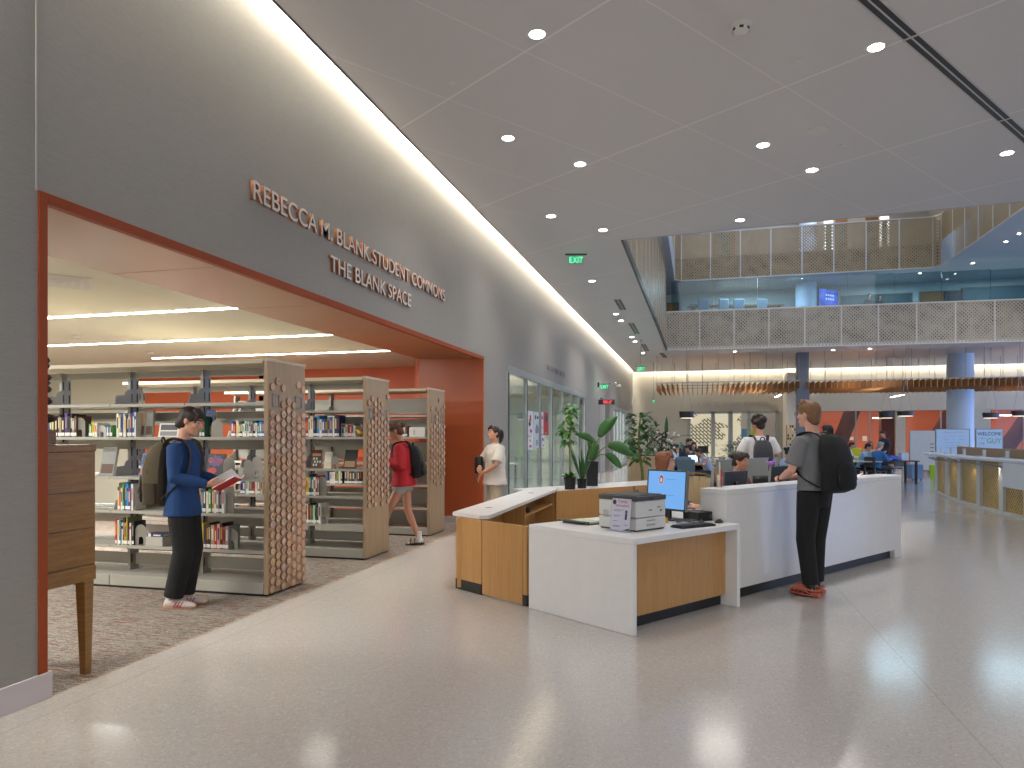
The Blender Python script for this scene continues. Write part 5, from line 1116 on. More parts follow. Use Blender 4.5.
for i, (u0, u1, m) in enumerate([(824, 833, 0), (835.5, 847.5, 1), (865.5, 878, 1), (880, 889, 0), (712, 735, 1)]):
    x0, d = onY(u0, 38.36); x1, _ = onY(u1, 38.36); W = (x1 - x0) / 2; t = bpy.data.objects.new(('door_%d' if m else 'window_%d') % (i + 11), None); COL.objects.link(t); t['kind'] = 'structure'; t.location = ((x0 + x1) / 2, 38.36, 9.72); z1 = 2.55
    b = MB(); b.box(-W, W, 0, .03, 0, z1); b.build('leaf', M('door_wood', '#8a5a34', .5) if m else ME('lit_room_white', '#f4f2ea', 1.0), t); b = MB(); b.box(-W * .6, W * .6, -.01, 0, .4, z1 - .2); b.build('vision_glass', M('dim_green_glass', '#4d6a62', .2), t)
# ceiling strip on the third-floor slab edge
for u in (735,): pass
# ================================================================ potted plants on the back ledge
m_leaf = M('leaf_green', '#33662a', .45, ns=12, na=.25); m_leaf2 = M('leaf_light', '#4a7f30', .45, ns=12, na=.25); m_leafd = M('leaf_dark', '#2a5a2c', .4, ns=12, na=.25); m_soil = M('soil', '#2a211b', .9, ns=60, na=.3, bump=.3)
m_stem = M('plant_stem', '#6f7a3a', .6, ns=30, na=.2); m_pot = M('black_pot', '#19191b', .45)
RP = random.Random(21)
def leaf(b, base, dirv, L, W, droop=.5, n=6, fold=.15, side=None):
    """arched blade: rows of three points"""
    dirv = V(dirv).normalized(); side = dirv.cross(V((0, 0, 1))) if side is None else V(side)
    if side.length < .05: side = V((1, 0, 0))
    side.normalize(); up = side.cross(dirv); p = V(base); d = dirv.copy(); rows = []
    for i in range(n + 1):
        t = i / n; w = W * (math.sin(PI * min(1, t * .92 + .06)) ** .75) * .5; rows.append([p - side * w + up * w * fold, p.copy(), p + side * w + up * w * fold])
        p = p + d * (L / n); d = (d + V((0, 0, -droop / n))).normalized()
    b.strip(rows)
def pot(t, r, h, m=None, taper=.85, sq=False):
    b = MB(); b.lathe([(r * taper, 0), (r, h), (r * .9, h), (r * .88, h - .025)], n=4 if sq else 22); b.build('pot', m or m_pot, t, not sq); b = MB(); b.lathe([(r * .88, h - .03), (0, h - .022)], n=16); b.build('soil', m_soil, t)
LZ_ = .708
def plantthing(name, label, u, d, z=LZ_): x, y = at(u, d); return thing(name, label, 'plant', (x, y, z))
DP = 11.0
# tall vine tied to a stake
t = plantthing('climbing_plant', 'tall climbing plant on a stake in a black pot by the storefront', 570, DP); pot(t, .095, .19)
top = zz(404, DP) - LZ_; b = MB(); b.tube([(0, 0, .17), (.0, 0, .7), (.02, 0, 1.25), (0, 0, top * .9)], [.017, .014, .012, .008], 8, smooth=4); b.build('stem', m_stem, t)
b = MB()
for i in range(95):
    z = RP.uniform(.66, 1.0) * top if i < 75 else RP.uniform(.55, .7) * top; a = RP.uniform(0, 2 * PI); off = -.06 if z < top * .85 else 0
    leaf(b, (off * RP.random() * 1.5 + .05 * math.cos(a), .05 * math.sin(a), z), (math.cos(a), math.sin(a), RP.uniform(-.6, .3)), RP.uniform(.09, .17), RP.uniform(.05, .08), 1.2)
b.build('foliage', m_leaf2, t, True)
b = MB()
for i in range(34): a = RP.uniform(0, 2 * PI); leaf(b, (.03 * math.cos(a), .03 * math.sin(a), .18), (math.cos(a), math.sin(a), RP.uniform(.4, 1.6)), RP.uniform(.1, .2), .035, 1.2)
b.build('low_foliage', m_leaf2, t, True)
# snake plant
t = plantthing('snake_plant', 'spiky snake plant in a small black pot right of the climbing plant', 582, DP + .25); pot(t, .08, .15); b = MB()
for i in range(22): a = RP.uniform(0, 2 * PI); leaf(b, (.035 * math.cos(a), .035 * math.sin(a), .14), (math.cos(a) * .35, math.sin(a) * .35, 1), RP.uniform(.3, .62), .035, .35)
b.build('foliage', m_leafd, t, True)
# bird of paradise in tall planter
t = plantthing('bird_of_paradise', 'big-leaved plant in a tall black planter before the LED sign', 592, 11.8); pot(t, .135, .40, None, .9, True); t.rotation_euler = (0, 0, PI / 4 + CA)
def bigleaf(b, s, p0, p1, tipdir, L, W):
    s.tube([p0, tuple((a + c) / 2 + (0 if k < 2 else .05) for k, (a, c) in enumerate(zip(p0, p1))), p1], [.014, .011, .008], 6, smooth=4); leaf(b, p1, tipdir, L, W, .9, 9, .25, V(tipdir).cross(V(q(.25, 1, .1))))
IV = Matrix.Rotation(-(PI / 4), 4, 'Z')   # picture-right is local +x after this turn
def q(x, y, z): v = IV @ V((x, y, z)); return (v.x, v.y, v.z)
b, s = MB(), MB()
for p1, td, L, W in [((.12, 0, .80), (.45, 0, .9), .46, .19), ((.02, 0, .72), (-.75, .1, .75), .34, .13), ((.26, .0, .66), (.8, -.1, .0), .46, .2), ((.05, .05, .5), (-.1, .2, .8), .36, .17), ((-.03, -.05, .42), (.25, -.1, .9), .3, .14), ((.22, 0, .52), (.9, -.1, -.4), .36, .14)]: bigleaf(b, s, q(0, 0, .38), q(*p1), q(*td), L, W)
b.build('foliage', m_leaf, t, True, solid=.003); s.build('stem', m_stem, t, True)
# fiddle / rubber tree in front of the planter box
t = plantthing('rubber_tree', 'leafy indoor tree with a bare trunk behind the auburn-haired staff member', 641.5, 13.4, 0.0); pot(t, .17, .35)
tt = zz(414, 13.4); b = MB(); b.tube([(0, 0, .3), (.02, 0, .8), (-.05, 0, 1.35), (-.02, 0, tt)], [.036, .03, .022, .012], 8, smooth=4); b.tube([(-.02, 0, 1.0), (-.14, 0, 1.35)], [.014, .008], 6); b.tube([(0, 0, 1.0), (.18, .05, 1.4)], [.014, .008], 6); b.build('trunk', m_stem, t, True); b = MB()
for i in range(150):
    k = RP.random(); z = tt * (.54 + .46 * k); r = .30 * (1 - abs(k - .3)) + .02; a = RP.uniform(0, 2 * PI); leaf(b, (r * .6 * math.cos(a) - .04, r * .6 * math.sin(a), z), (math.cos(a), math.sin(a), RP.uniform(-.3, .9)), RP.uniform(.17, .27), RP.uniform(.07, .10), .9)
b.build('foliage', m_leaf, t, True)
# wooden planter box with lush planting
px0, py0 = at(656, 15.5); t = thing('planter_box', 'pale wooden planter box standing behind the indoor tree', 'planter', (px0, py0, 0), CA)
b = MB(); b.box(-.58, .35, -.2, .25, 0, zz(455.5, 15.5), .004); b.build('box', m_wood_pale, t); b = MB(); b.box(-.56, .33, -.18, .23, zz(455.5, 15.5), zz(455.5, 15.5) + .005); b.build('soil', m_soil, t)
zt = zz(455.5, 15.5)
t2 = thing('flowering_plant', 'bushy plant with white blooms and dark red leaves in the wooden planter box', 'plant', (px0, py0, zt), CA); b, fl_, rd, s = MB(), MB(), MB(), MB()
for i in range(120): x = RP.gauss(.03, .22); z = abs(RP.gauss(.12, .2)) * max(.2, 1.2 - abs(x)); a = RP.uniform(0, 2 * PI); leaf(b, (x, RP.uniform(-.15, .15), z), (math.cos(a), math.sin(a), RP.uniform(.1, 1.2)), RP.uniform(.16, .3), .055, .8)
b.build('foliage', m_leafd, t2, True)
for i in range(26): x = RP.gauss(.15, .2); fl_.ell((x, -.1 + RP.uniform(-.08, .08), .1 + RP.random() * .42), (.03, .03, .025), nu=7, nv=4)
fl_.build('blossoms', M('white_petals', '#e6e2da', .6), t2, True)
for i in range(24): a = RP.uniform(0, 2 * PI); leaf(rd, (.02 + RP.gauss(0, .1), -.05, .2 + .3 * RP.random()), (math.cos(a), math.sin(a), .8), .24, .05, .6)
rd.build('red_leaves', M('dark_red_leaf', '#5a2f2a', .5), t2, True)
for x in (-.2, -.05, .1, .25): s.tube([(x, 0, 0), (x + .03, 0, .45)], [.012, .006], 6)
s.build('stem', m_stem, t2)
t3 = thing('banana_plant', 'plant with a few long pointed leaves reaching right over the planter box', 'plant', (at(666, 15.5)[0], at(666, 15.5)[1], zt), CA); b, s = MB(), MB()
leaf(b, (0, 0, .35), (1, 0, .28), .72, .09, .35, 9); leaf(b, (0, 0, .35), (.05, .1, 1), .5, .08, .1, 9); leaf(b, (0, 0, .3), (.7, .3, -.4), .4, .12, .9, 9); leaf(b, (0, 0, .3), (-.5, -.3, .7), .35, .09, .6, 9)
b.build('foliage', m_leafd, t3, True, solid=.003); s.tube([(0, 0, -.0), (0, 0, .37)], [.02, .015], 8); s.build('stem', m_stem, t3)
# shrub by the far doors
x, y = at(737, 25); t = thing('potted_shrub', 'rounded blue-green shrub in a pot left of the student in white', 'plant', (x, y, 0)); pot(t, .25, .5); b = MB()
for i in range(230): a, e = RP.uniform(0, 2 * PI), RP.uniform(-.3, 1.4); r = RP.uniform(.25, .55); leaf(b, (r * math.cos(a) * math.cos(e) * 1.35, r * math.sin(a) * math.cos(e), .85 + r * math.sin(e) * .9), (math.cos(a), math.sin(a), RP.uniform(-.2, 1)), .16, .07, .6)
b.build('foliage', M('leaf_bluegreen', '#3f6a5a', .5, ns=12, na=.25), t, True); b = MB(); b.tube([(0, 0, .45), (0, 0, .95)], .03, 6); b.build('stem', m_stem, t)
# ================================================================ people
m_skin = [M('skin_light', '#d5a088', .55, ns=8, na=.05), M('skin_tan', '#c58f74', .55, ns=8, na=.05), M('skin_fair', '#dba793', .55, ns=8, na=.05), M('skin_brown', '#9a6a50', .55, ns=8, na=.05)]
def m_cloth(n, c, bs=90): return M('cloth_' + n, c, .85, ns=14, na=.08, bump=.15, bs=bs)
def m_hair(n, c): return M('hair_' + n, c, .55, ns=40, na=.25, bump=.4, bs=120)
def rotX(a): return Matrix.Rotation(a, 3, 'X')
def rotZ(a): return Matrix.Rotation(a, 3, 'Z')
def hand(b, wr, d, back, thumb, curl=.5, sz=1.0, n=8):
    """palm and five fingers. d: towards fingertips, back: out of the back of the hand, thumb: towards the thumb side"""
    d = V(d).normalized(); back = (V(back) - d * V(back).dot(d)).normalized(); th = d.cross(back).normalized()
    if th.dot(V(thumb)) < 0: th = -th
    wr = V(wr); P = lambda x, y, z: wr + th * x * sz + d * y * sz + back * z * sz
    b.loft([(P(0, y, 0), th * w * sz, back * h * sz) for y, w, h in ((-.02, .024, .019), (.015, .031, .018), (.05, .041, .016), (.085, .042, .014), (.098, .036, .011))], True, 12)
    for i, (x, L, r) in enumerate(((.030, .072, .0088), (.010, .082, .0092), (-.010, .075, .0088), (-.029, .058, .0078))):
        p = P(x, .088, -.001); pts = [p - d * .02 * sz]; a = curl * (.45 + .1 * i)
        for k, f in enumerate((.45, .32, .25)):
            pts.append(p.copy()); v = d * math.cos(a) - back * math.sin(a); p = p + (v + th * (x * .9)).normalized() * L * f * sz; a += curl * .75
        pts.append(p); b.tube(pts, [r * sz, r * sz * 1.02, r * sz, r * sz * .92, r * sz * .7], n)
    p0 = P(.024, .012, -.004); p1 = P(.05, .045, -.012 - .012 * curl); p2 = P(.055 - .012 * curl, .075, -.02 - .02 * curl); p3 = P(.048 - .02 * curl, .098, -.024 - .03 * curl)
    b.tube([p0, p1, p2, p3], [.0145 * sz, .0125 * sz, .0105 * sz, .008 * sz], n)

def person(name_label, loc, rz, P):
    """one standing or sitting figure; local +y is where it faces"""
    s = P.get('s', 1.0); t = thing('person', name_label, 'person', loc, rz, P.get('group')); vx = P.get('vox', .011); fine = vx < .014
    skin = m_skin[P.get('skin', 0)]; pv = V(P.get('pelvis', (0, 0, .93))); lean = P.get('lean', .0); twist = P.get('twist', 0.0); gl = P.get('girth', 1.0)
    def spine(z, x=0, y=0):      # z measured on a 0.93-high pelvis
        k = max(0, min(1, (z - .93) / .25)); R = rotX(-lean * (.5 + .5 * k)); v = R @ V((x, y, z - .93)); return pv + rotZ(twist * k) @ v
    def ring(z, hw, hd, yo=0): 
        k = max(0, min(1, (z - .93) / .25)); R = rotZ(twist * k) @ rotX(-lean * (.5 + .5 * k)); return (spine(z, 0, yo), R @ V((hw, 0, 0)), R @ V((0, hd, 0)))
    Rt = rotZ(twist) @ rotX(-lean)
    sw = P.get('shoulder', .178)
    neck = spine(1.482, 0, .0); hp, hy, hr = P.get('head', (0, 0, 0))      # pitch down, yaw to the left, roll
    Rh = rotZ(twist + hy) @ rotX(-(lean * .35 + hp)) @ Matrix.Rotation(hr, 3, 'Y')
    hc = neck + (rotX(-(lean * .6 + hp * .45))) @ V((0, .03, .150))
    H = lambda x, y, z: hc + Rh @ V((x, y, z))
    arms = P['arms']; legs = P.get('legs')
    sh = {-1: spine(1.385, -sw, -.005), 1: spine(1.385, sw, -.005)}
    hipj = {k: pv + V((k * .092, 0, -.02)) for k in (-1, 1)}
    # ---- body: one continuous skin
    b = MB()
    b.loft([ring(.83, .10, .09), ring(.93, .155, .105), ring(1.05, .135, .092), ring(1.18, .145, .102), ring(1.31, .165, .108, .005), ring(1.395, .150, .092), ring(1.445, .085, .066), ring(1.475, .056, .058)], True, 18)
    b.tube([spine(1.44), neck, H(0, -.012, -.07)], [.060, .053, .054], 12)
    if P.get('head_on', True):
        b.ell(H(0, -.012, .03), (.074, .094, .087), Rh, 18, 14); b.loft([(H(0, .012, .03), Rh @ V((.067, 0, 0)), Rh @ V((0, .083, 0))), (H(0, .020, -.03), Rh @ V((.062, 0, 0)), Rh @ V((0, .075, 0))), (H(0, .030, -.075), Rh @ V((.048, 0, 0)), Rh @ V((0, .058, 0))), (H(0, .048, -.105), Rh @ V((.028, 0, 0)), Rh @ V((0, .034, 0)))], True, 16)
        b.tube([H(0, .088, .022), H(0, .102, .0), H(0, .116, -.022), H(0, .094, -.030)], [.008, .011, .0135, .011], 8)      # nose
        b.ell(H(0, .094, -.058), (.024, .012, .007), Rh); b.ell(H(0, .092, -.068), (.021, .012, .007), Rh); b.ell(H(0, .084, -.096), (.02, .016, .014), Rh)
        b.tube([H(-.05, .074, .036), H(-.02, .090, .040), H(0, .088, .034), H(.02, .090, .040), H(.05, .074, .036)], .008, 6)
        for k in (-1, 1): b.ell(H(k * .074, -.006, -.004), (.012, .02, .031), Rh, 10, 8); b.ell(H(k * .044, .066, -.02), (.02, .022, .02), Rh, 10, 8)
    for k in (-1, 1):
        el, wr = V(arms[k]['e']), V(arms[k]['w'])
        b.tube([spine(1.395, k * .1, 0), sh[k], sh[k].lerp(el, .35), el, el.lerp(wr, .3), wr], [.055, .054, .046, .036, .038, .025], 12)
        if not P.get('nohands'):
            a = arms[k]; hand(b, wr, a.get('d', wr - el), a.get('b', (0, 0, 1)), a.get('t', (0, 1, 0)), a.get('curl', .5), 1.0)
    if legs:
        for k in (-1, 1):
            kn, an = V(legs[k]['k']), V(legs[k]['a']); b.tube([hipj[k], hipj[k].lerp(kn, .3), kn, kn.lerp(an, .28), kn.lerp(an, .62), an], [.086, .077, .053, .056, .042, .034], 12)
            f = V(legs[k].get('f', (0, 1, 0))).normalized(); b.tube([an + V((0, 0, -.01)) - f * .03, an + f * .06 + V((0, 0, -.045)), an + f * .15 + V((0, 0, -.06))], [.032, .033, .022], 10)
    o = b.build('body', skin, t); bake(o, vx * (.72 if fine else .9), 3)
    if fine and P.get('head_on', True):
        for k in (-1, 1):
            b = MB(); b.ell(H(k * .031, .081, .012), (.0115, .0105, .0075), Rh, 10, 8); b.mi = 1; b.ell(H(k * .031, .0885, .011), (.0062, .005, .0062), Rh, 8, 6); b.build('eye', [M('eye_white', '#b9aba2', .3), M('eye_iris', '#2b2019', .3)], t, True)
        b = MB(); b.tube([H(-.022, .1, -.063), H(0, .106, -.0625), H(.022, .1, -.063)], .0035, 6); b.build('lips', M('lip_colour', '#a8605a', .5), t)
        b = MB()
        for k in (-1, 1): b.tube([H(k * .014, .099, .033), H(k * .032, .094, .04), H(k * .05, .078, .034)], .0045, 6)
        b.build('eyebrows', P['hair'][1], t)
    # ---- top
    top = P.get('top')
    if top:
        m, hem, sl, loose = top; b = MB()
        L = loose; rg = [ring(hem, (.16 if hem > .9 else .183) * gl + L * 1.1, (.118 if hem > .9 else .138) * gl + L), ring(max(hem + .02, .98), .158 * gl + L, .112 * gl + L), ring(1.10, .146 * gl + L, .106 * gl + L), ring(1.22, .156 * gl + L, .114 * gl + L), ring(1.32, .172 + L * .8, .118 + L * .8, .004), ring(1.40, .148 + L * .3, .10 + L * .4), ring(1.445, .098, .078), ring(1.466, .072, .07)]
        b.loft(rg, True, 18)
        for k in (-1, 1):
            el, wr = V(arms[k]['e']), V(arms[k]['w']); r = .060 + L * .7
            if sl <= 1: e1 = sh[k].lerp(el, sl); b.tube([spine(1.39, k * .09, 0), sh[k], sh[k].lerp(e1, .5), e1], [.060, r - .004, r + .001, r + .004], 12)
            else: e1 = el.lerp(wr, sl - 1); b.tube([spine(1.39, k * .09, 0), sh[k], sh[k].lerp(el, .5), el, el.lerp(e1, .5), e1], [.060, r - .004, r - .006, r - .010, r - .014, .034 + L * .5], 12)
        o = b.build(P.get('topname', 'shirt'), m, t); bake(o, vx, 4)
        if P.get('hood'): b = MB(); b.loft([(spine(1.47, 0, -.05), V((.10, 0, 0)), V((0, .06, .03))), (spine(1.42, 0, -.11), V((.12, 0, 0)), V((0, .05, .03))), (spine(1.36, 0, -.125), V((.07, 0, 0)), V((0, .03, .01)))], True, 14); o = b.build('hood', m, t); bake(o, vx, 4)
    # ---- bottoms
    bt = P.get('bottom')
    if bt and legs:
        m, frac, wide, nm = bt; b = MB(); b.loft([ring(.80, .12 + wide * .6, .10 + wide * .5), ring(.90, .160 + wide * .4, .114 + wide * .4), ring(.97, .154, .108), ring(1.01, .148, .103)], True, 18)
        for k in (-1, 1):
            kn, an = V(legs[k]['k']), V(legs[k]['a'])
            if frac <= 1: e1 = hipj[k].lerp(kn, frac); b.tube([hipj[k] + V((0, 0, .03)), hipj[k].lerp(e1, .5), e1], [.100, .100 + wide, .098 + wide], 14)
            else:
                e1 = kn.lerp(an, frac - 1); b.tube([hipj[k] + V((0, 0, .03)), hipj[k].lerp(kn, .35), kn, kn.lerp(e1, .5), e1], [.102 if not top or top[1] > .87 else .080, .090 + wide * .5, .070 + wide, .063 + wide, .058 + wide * 1.1], 14)
        o = b.build(nm, m, t); bake(o, vx, 4)
    # ---- shoes
    shoe = P.get('shoe')
    if shoe and legs:
        for k in (-1, 1):
            an = V(legs[k]['a']); f = V(legs[k].get('f', (0, 1, 0))).normalized(); gz = legs[k].get('ground', 0.0); u = V((0, 0, 1)) if 'up' not in legs[k] else V(legs[k]['up']).normalized(); sd = f.cross(u).normalized(); hl = an - u * (.085) ; C = lambda y, z: hl + f * y + u * z
            kind, mm, ms = shoe
            if kind == 'trainer':
                b = MB(); b.loft([(C(y, h * .5), sd * w, u * h * .5) for y, w, h in ((-.075, .022, .06), (-.06, .033, .085), (0, .038, .10), (.06, .042, .082), (.12, .046, .062), (.165, .040, .050), (.195, .02, .035))], True, 14); r = b.build('shoe', mm, t, True)
                b = MB(); b.loft([(C(y, .006), sd * w, u * .014) for y, w in ((-.085, .026), (-.05, .038), (.04, .042), (.12, .05), (.17, .044), (.203, .02))], True, 12); b.build('sole', ms, r, True)
                if P.get('stripes'):
                    for j in range(3):
                        for e in (-1, 1): b = MB(); b.tube([C(.02 + j * .028, .018) + sd * e * .043, C(.045 + j * .028, .06) + sd * e * .037], .0055, 5); b.build('stripe', P['stripes'], r)
            elif kind == 'clog':
                b = MB(); b.loft([(C(y, h * .5 + .012), sd * w, u * h * .5) for y, w, h in ((-.085, .030, .022), (-.06, .040, .026), (.0, .044, .03), (.04, .047, .085), (.09, .054, .082), (.14, .056, .066), (.175, .048, .05), (.2, .026, .03))], True, 16); b.tube([C(.03, .075) + sd * .043, C(-.03, .055) + sd * .045, C(-.09, .06), C(-.03, .055) - sd * .045, C(.03, .075) - sd * .043], .007, 6, smooth=4); r = b.build('clog', mm, t, True)
                b = MB(); b.loft([(C(y, .008), sd * w, u * .012) for y, w in ((-.09, .028), (-.05, .045), (.04, .047), (.12, .058), (.17, .05), (.205, .022))], True, 12); b.build('sole', ms, r, True); b = MB()
                for e in (-1, 1):
                    for j in range(3): b.tube([C(.07 + j * .038, .035) + sd * e * .05, C(.07 + j * .038, .035) + sd * e * .0565], .008, 8)
                b.build('vent_holes', m_dark, r)
                b = MB(); b.tube([an - u * .06 - f * .02, an - u * .07 + f * .04], [.042, .04], 10); b.tube([an + u * .05, an - u * .06], [.043, .04], 10); b.build('sock', m_dark, t, True)
            elif kind == 'sandal':
                b = MB(); b.loft([(C(y, .012), sd * w, u * .014) for y, w in ((-.08, .028), (-.04, .040), (.04, .042), (.12, .05), (.165, .044), (.19, .02))], True, 12); r = b.build('sandal_sole', ms, t, True)
                for y in (.05, .11): b = MB(); b.tube([C(y, .01) + sd * .05, C(y + .005, .055) + sd * .03, C(y + .008, .066), C(y + .005, .055) - sd * .03, C(y, .01) - sd * .05], [(.03, .006)] * 5, 8, smooth=3); b.build('strap', mm, r)
                b = MB(); b.loft([(C(y, h * .5 + .02), sd * w, u * h * .5) for y, w, h in ((-.06, .026, .06), (0, .032, .07), (.07, .036, .036), (.13, .034, .022), (.16, .02, .016))], True, 12); b.tube([an + u * .10, an - u * .05], [.043, .040], 10); b.build('sock', M('sock_white', '#d8d4d0', .85), t, True)
    # ---- hair
    hs, hm = P.get('hair', (None, None)); R = random.Random(len(name_label))
    if hs:
        b = MB()
        b.ell(H(0, -.022, .040), (.081, .096, .088), Rh, 16, 12); b.ell(H(0, -.048, -.01), (.073, .062, .08), Rh, 14, 10)
        for k in (-1, 1): b.ell(H(k * .066, .01, .045), (.02, .055, .045), Rh, 10, 8)
        if hs in ('short', 'fringe', 'quiff'):
            b.ell(H(0, -.06, -.05), (.06, .045, .05), Rh); n = 9
            for i in range(n): x = (i - n // 2) / (n / 2) * .062; b.tube([H(x * .8, .02, .115), H(x, .075, .095 - abs(x) * .3), H(x * 1.1, .094 - abs(x) * .35, (.055 if hs == 'fringe' else .073) - abs(x) * .2)], [.022, .018, .006], 8)
            if hs == 'fringe': b.tube([H(.03, .06, .11), H(.066, .07, .05), H(.07, .066, .0)], [.022, .016, .005], 8); b.tube([H(-.03, .06, .11), H(-.066, .07, .05), H(-.072, .062, .015)], [.022, .016, .005], 8); b.ell(H(0, -.085, -.055), (.055, .03, .04), Rh); pass
            if hs == 'quiff':
                for i in range(14): x = R.uniform(-.055, .055); b.tube([H(x, .03 + R.uniform(-.05, .03), .11), H(x * 1.1, .06 + R.uniform(-.06, .03), .142)], [.02, .008], 7)
        if hs == 'curly':
            for i in range(70):
                a, e = R.uniform(0, 2 * PI), R.uniform(-.35, 1.5); v = V((math.cos(a) * math.cos(e) * .092, math.sin(a) * math.cos(e) * .105 - .02, math.sin(e) * .098 + .045))
                if v.y > .05 and v.z < .06: continue
                b.ell(H(*v), R.uniform(.018, .03), None, 8, 6)
        if hs in ('long', 'tail', 'bun', 'braid'):
            for k in (-1, 1): b.tube([H(k * .01, .06, .118), H(k * .055, .072, .075), H(k * .078, .035, .02)], [.018, .02, .012], 8)
            b.ell(H(0, .03, .095), (.07, .058, .04), Rh)
        if hs == 'long':
            n = 16
            for i in range(n):
                a = PI * .02 + (PI * .96) * i / (n - 1); x, y = .078 * math.cos(a), -.085 * math.sin(a) + .02; b.tube([H(x, y, .03), H(x * 1.15, y * 1.05, -.08), H(x * 1.35, y * 1.05 - .005, -.19), H(x * 1.45, y * .95, -.28)], [.024, .027, .026, .012], 8)
            b.tube([H(.02, .06, .115), H(.075, .05, .04), H(.092, .035, -.06), H(.1, .02, -.2)], [.02, .022, .024, .012], 8); b.tube([H(-.02, .06, .115), H(-.075, .05, .04), H(-.092, .03, -.06), H(-.1, .02, -.2)], [.02, .022, .024, .012], 8)
        if hs == 'tail': b.tube([H(0, -.10, .06), H(0, -.145, .05), H(0, -.165, -.02), H(0, -.155, -.10), H(0, -.14, -.15)], [.026, .036, .042, .032, .008], 10, smooth=3)
        if hs == 'bun': b.ell(H(0, -.13, .05), (.05, .04, .045), Rh); b.tube([H(.04, -.09, -.03), H(.045, -.09, -.09)], [.02, .008], 7)
        if hs == 'braid': b.tube([H(.05, -.06, -.02), H(.085, .0, -.1), H(.1, .05, -.2), H(.1, .07, -.3)], [.03, .028, .024, .01], 9, smooth=3)
        o = b.build('hair', hm, t); bake(o, vx * .8, 2)
    if P.get('glasses'):
        b = MB()
        for k in (-1, 1):
            c = H(k * .033, .108, .012); b.tube([c + Rh @ V((.024 * math.cos(a * PI / 6), 0, .02 * math.sin(a * PI / 6))) for a in range(13)], .0022, 5); b.tube([H(k * .057, .105, .016), H(k * .079, .02, .016), H(k * .08, -.02, .0)], .0022, 5)
        b.tube([H(-.01, .112, .015), H(.01, .112, .015)], .0022, 5); b.build('glasses', M('glasses_frame', '#4a4a52', .3), t)
    if P.get('watch') is not None:
        k = P['watch']; el, wr = V(arms[k]['e']), V(arms[k]['w']); a = wr.lerp(el, .06); d = (wr - el).normalized(); b = MB(); b.tube([a - d * .012, a + d * .012], .033, 14); b.build('wristwatch', m_black, t)
    if s != 1.0: t.scale = (s, s, s)
    t['_sp'] = 0; del t['_sp']
    return t, dict(spine=spine, H=H, sh=sh, Rt=Rt)

def backpack(label, root, sp, m, m2, w=.30, h=.46, d=.17, z0=.93, drop=0.0, straps=True, extra=None, lean=0.0, pad=.012):
    """pack lying against the wearer's back; a thing of its own placed where the wearer stands"""
    t = thing('backpack', label, 'backpack', root.location, root.rotation_euler.z); t.scale = root.scale
    S = sp['spine']; Rt = sp['Rt']; c0 = S(z0, 0, -.125); M4 = Matrix.Translation(c0) @ (Rt @ rotX(lean)).to_4x4()
    b = MB(); n = 18
    rr = []
    for z, kw, kd in ((0, .72, .62), (.02, .92, .9), (.12, 1, 1), (.26, 1, 1), (.36, .95, .86), (.43, .78, .66), (.46, .5, .4)):
        zz_ = z / .46 * h; rr.append((M4 @ V((0, -d * .5 * kd, zz_)), (M4.to_3x3() @ V((w * .5 * kw, 0, 0))), (M4.to_3x3() @ V((0, d * .5 * kd + .004, 0)))))
    def sq(rings):
        for c, a, bb in rings:
            yield c, a, bb
    rows = []
    for c, a, bb in rr:
        ring = []
        for i in range(20):
            th = 2 * PI * i / 20; ct, st = math.cos(th), math.sin(th); k = (abs(ct) ** 4 + abs(st) ** 4) ** -.25; ring.append(b.bm.verts.new(c + a * ct * k * .93 + bb * st * k * .95))
        rows.append(ring)
    for r0, r1 in zip(rows, rows[1:]):
        for i in range(20): b._f([r0[i], r0[(i + 1) % 20], r1[(i + 1) % 20], r1[i]])
    b._f(rows[0][::-1]); b._f(rows[-1]); b.build('main_bag', m, t, True)
    b = MB(); b.loft([(M4 @ V((0, -d * .97, z / .46 * h)), M4.to_3x3() @ V((w * .40 * k, 0, 0)), M4.to_3x3() @ V((0, d * .2 * k, 0))) for z, k in ((.03, .8), (.06, 1), (.17, 1), (.22, .85), (.24, .5))], True, 16); b.build('front_pocket', m2, t, True)
    b = MB(); b.tube([M4 @ V((w * .41 * math.cos(a), -d * 1.02 - .03 * math.sin(a) * 0, (.10 + .12 * math.sin(a)) / .46 * h)) for a in [PI * i / 10 for i in range(11)]], .004, 5); b.tube([M4 @ V((w * .46 * math.cos(a), -d * .62, (.24 + .2 * math.sin(a)) / .46 * h)) for a in [PI * i / 10 for i in range(11)]], .005, 5); b.build('zip', m_black if m2 is not m_black else m_prg, t)
    b = MB(); b.tube([M4 @ V((-.035, -d * .25, h * .97)), M4 @ V((-.02, -d * .3, h * 1.08)), M4 @ V((.02, -d * .3, h * 1.08)), M4 @ V((.035, -d * .25, h * .97))], .008, 6, smooth=3); b.build('grab_handle', m2, t, True)
    for k in (-1, 1):
        b = MB(); b.loft([(M4 @ V((k * w * .47, -d * .5, z / .46 * h)), M4.to_3x3() @ V((.022, 0, 0)), M4.to_3x3() @ V((0, d * .3, 0))) for z in (.02, .06, .15, .17)], True, 12); b.build('side_pocket', m2, t, True)
    if straps:
        for k in (-1, 1):
            ox = .105 if not extra else extra
            pts = [M4 @ V((k * .07, -.02, h * .93)), S(1.455, k * ox * .95, -.095), S(1.468 + .2 * pad, k * ox, -.02), S(1.440 + .1 * pad, k * ox * 1.08, .07), S(1.33, k * ox * 1.2, .100 + pad * .6), S(1.19, k * ox * 1.4, .088 + pad * .6), S(1.08, k * (.163 + pad * .6), .02), M4 @ V((k * w * .45, -.02, h * .1))]
            b = MB(); b.tube(pts, [(.024, .006)] * 3 + [(.026, .007)] * 3 + [(.014, .005)] * 2, 8, smooth=5); b.build('shoulder_strap', m2, t, True)
    return t
